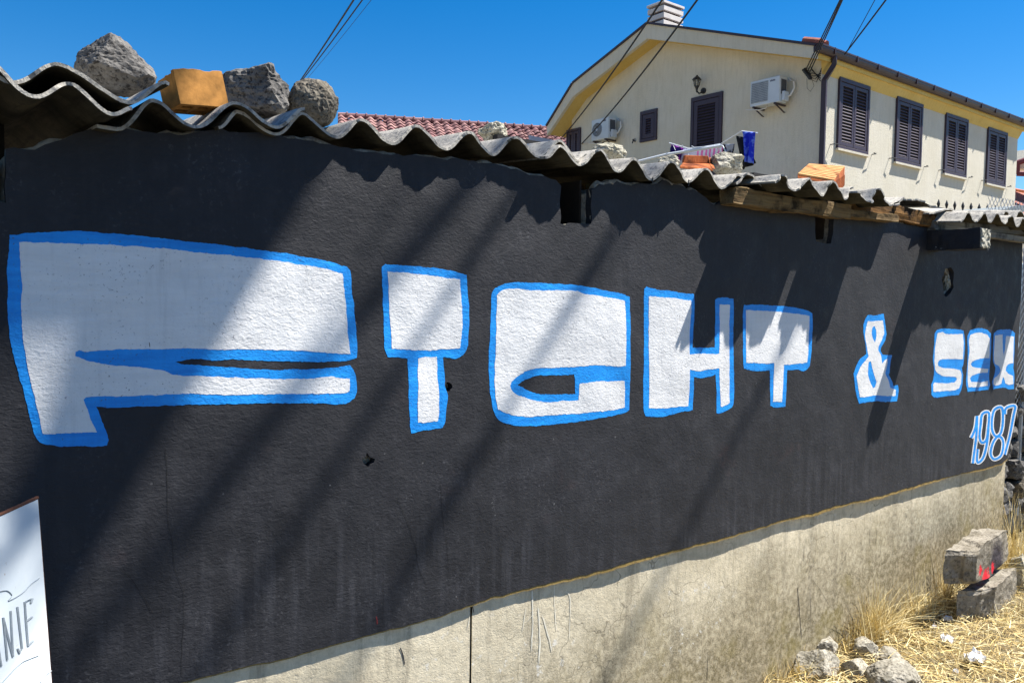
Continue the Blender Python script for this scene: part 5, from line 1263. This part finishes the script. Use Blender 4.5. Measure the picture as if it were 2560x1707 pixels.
# ---------------------------------------------------------------- dry grass and straw
def grass():
    rnd = random.Random(3); vs_ = []; fs_ = []; cols = []
    pal = [rgb(h) for h in ('#cbb578', '#d9c894', '#b89f63', '#e0d3a8', '#a58d58', '#cfc093', '#8f774b', '#7a6440')]
    def blade(p, d, L, w, droop, c, seg=4):
        b = len(vs_); side = Vector((-d.y, d.x, 0)); side = side.normalized() if side.length > 1e-4 else Vector((1, 0, 0))
        side = (side*math.cos(rnd.uniform(0, 1.5))+Vector((0, 0, 1))*.3).normalized(); q = Vector(p); dd = Vector(d).normalized()
        for i in range(seg+1):
            t = i/seg; ww = w*(1-t*.85)/2
            vs_.append(tuple(q-side*ww)); vs_.append(tuple(q+side*ww)); cols.extend([c, c])
            dd = (dd+Vector((0, 0, -droop/seg))).normalized(); nq = q+dd*(L/seg)
            g_ = gz(nq.x, nq.y)+.004
            if nq.z < g_: nq.z = g_+rnd.uniform(0, .012)
            if nq.y > .012 and nq.x < xr: nq.y = .012
            q = nq
        for i in range(seg): fs_.append((b+2*i, b+2*i+1, b+2*i+3, b+2*i+2))
    def dens(x, y):
        return .52+.75*noise.noise((x*2.2, y*2.2, 1.0))
    def area(n, x0, x1, y0, y1, f):
        for _ in range(n):
            x, y = rnd.uniform(x0, x1), rnd.uniform(y0, y1)
            if rnd.random() < dens(x, y): f(x, y)
    def mat_(x, y):      # straw lying down
        a = rnd.uniform(0, 2*math.pi); z = gz(x, y)+rnd.uniform(.002, .045)*(1.2 if y > -.6 else .7)
        blade((x, y, z), Vector((math.cos(a), math.sin(a), rnd.uniform(-.1, .35))), rnd.uniform(.06, .20), rnd.uniform(.0016, .0038), rnd.uniform(.1, .8), rnd.choice(pal))
    area(30000, 2.75, 6.2, -1.15, .0, mat_)
    area(2500, 2.3, 3.2, -.9, -.05, mat_)
    area(4000, 5.4, 8.0, -1.0, .25, mat_)
    def tuft(x, y, n, h, spread, up_=1.0):
        for _ in range(n):
            a = rnd.uniform(0, 2*math.pi); r = abs(rnd.gauss(0, spread)); px_, py_ = x+r*math.cos(a), min(y+r*math.sin(a)*.7, .005)
            d = Vector((rnd.gauss(0, .35), rnd.gauss(-.05, .3), up_))
            blade((px_, py_, gz(px_, py_)), d, h*rnd.uniform(.45, 1.15), rnd.uniform(.0020, .0046), rnd.uniform(.2, 1.5), rnd.choice(pal[:6]), 6)
    def tuft_px(px_, py_, n, h, spread):
        p = on_ground(px_, py_); tuft(p.x, min(p.y, -.03), n, h, spread)
    for px_, py_, n, h, s in ((2095,1590,190,.24,.07),(2125,1575,140,.22,.07),(2180,1560,140,.16,.09),(2240,1545,120,.17,.09),(2300,1530,120,.14,.09),(2060,1610,90,.13,.06),(1985,1690,120,.13,.09),(1940,1720,80,.12,.08),(2350,1520,70,.12,.08),
                              (2100,1570,120,.34,.04),(2118,1560,90,.30,.05),(2225,1530,80,.26,.05),(2340,1500,120,.34,.03),(2372,1455,130,.36,.05),(2400,1440,90,.34,.05),(2525,1450,160,.55,.05),(2545,1440,150,.50,.07),(2556,1470,120,.34,.08),(2420,1580,60,.08,.15),(2500,1560,80,.10,.15),(2550,1540,90,.12,.12),(2300,1600,60,.08,.12),(2450,1650,60,.06,.2)):
        tuft_px(px_, py_, n, h, s)
    me = bpy.data.meshes.new('dry_grass'); me.from_pydata(vs_, [], fs_); me.update()
    ca = me.color_attributes.new('tint', 'FLOAT_COLOR', 'POINT'); buf = np.ones((len(cols), 4), np.float32); buf[:, :3] = np.array(cols); ca.data.foreach_set('color', buf.ravel())
    o = link('dry_grass', me, m_attr('dry_straw', .75)); setp(o, 'yellow dry grass and straw at the foot of the wall', 'grass', kind='stuff')
grass()
# scraps of litter
M['paper'] = m_plain('white_litter', rgb('#dad9d8'), .7, .06, 12)
def litter(px, seed, label):
    x0, y0, x1, y1 = px; c = on_ground((x0+x1)/2, y1); w = px_size(x1-x0, c); n = 9; vs_ = []; fs_ = []; rot = Matrix.Rotation(-.5+seed*.7 % 1.0, 3, 'Z')
    for s in (0, 1):
        for j in range(n):
            for i in range(n):
                u, v = i/(n-1)-.5, j/(n-1)-.5; r = 1-.35*abs(u*v)*4
                p = rot @ Vector((u*w*r*1.0, v*w*.8*r, 0)); z = .018+.05*w/.1*abs(noise.noise((u*3.5+seed, v*3.5, seed)))+.02*noise.noise((u*9, v*9, seed)) - .0012*s
                vs_.append((c.x+p.x, c.y+p.y+.02, c.z+.015+z))
    for j in range(n-1):
        for i in range(n-1):
            a = j*n+i; fs_ += [(a, a+1, a+n+1, a+n), (n*n+a, n*n+a+n, n*n+a+n+1, n*n+a+1)]
    setp(MB().add(vs_, fs_).build('litter', M['paper'], None), label, 'litter', 'scraps of white litter in the straw')
for i, (px, lab) in enumerate([((2358, 1592, 2398, 1618), 'crumpled white scrap in the middle of the straw'), ((2416, 1640, 2480, 1668), 'largest white scrap, flat in the straw lower right'), ((2366, 1540, 2392, 1566), 'small white scrap below the lower kerb block'), ((2338, 1574, 2352, 1586), 'tiny white scrap left of the crumpled one'), ((2210, 1575, 2234, 1600), 'white scrap among the stems beside the loose stones'), ((2392, 1684, 2408, 1700), 'tiny white scrap near the bottom edge')]):
    litter(px, i+1, lab)
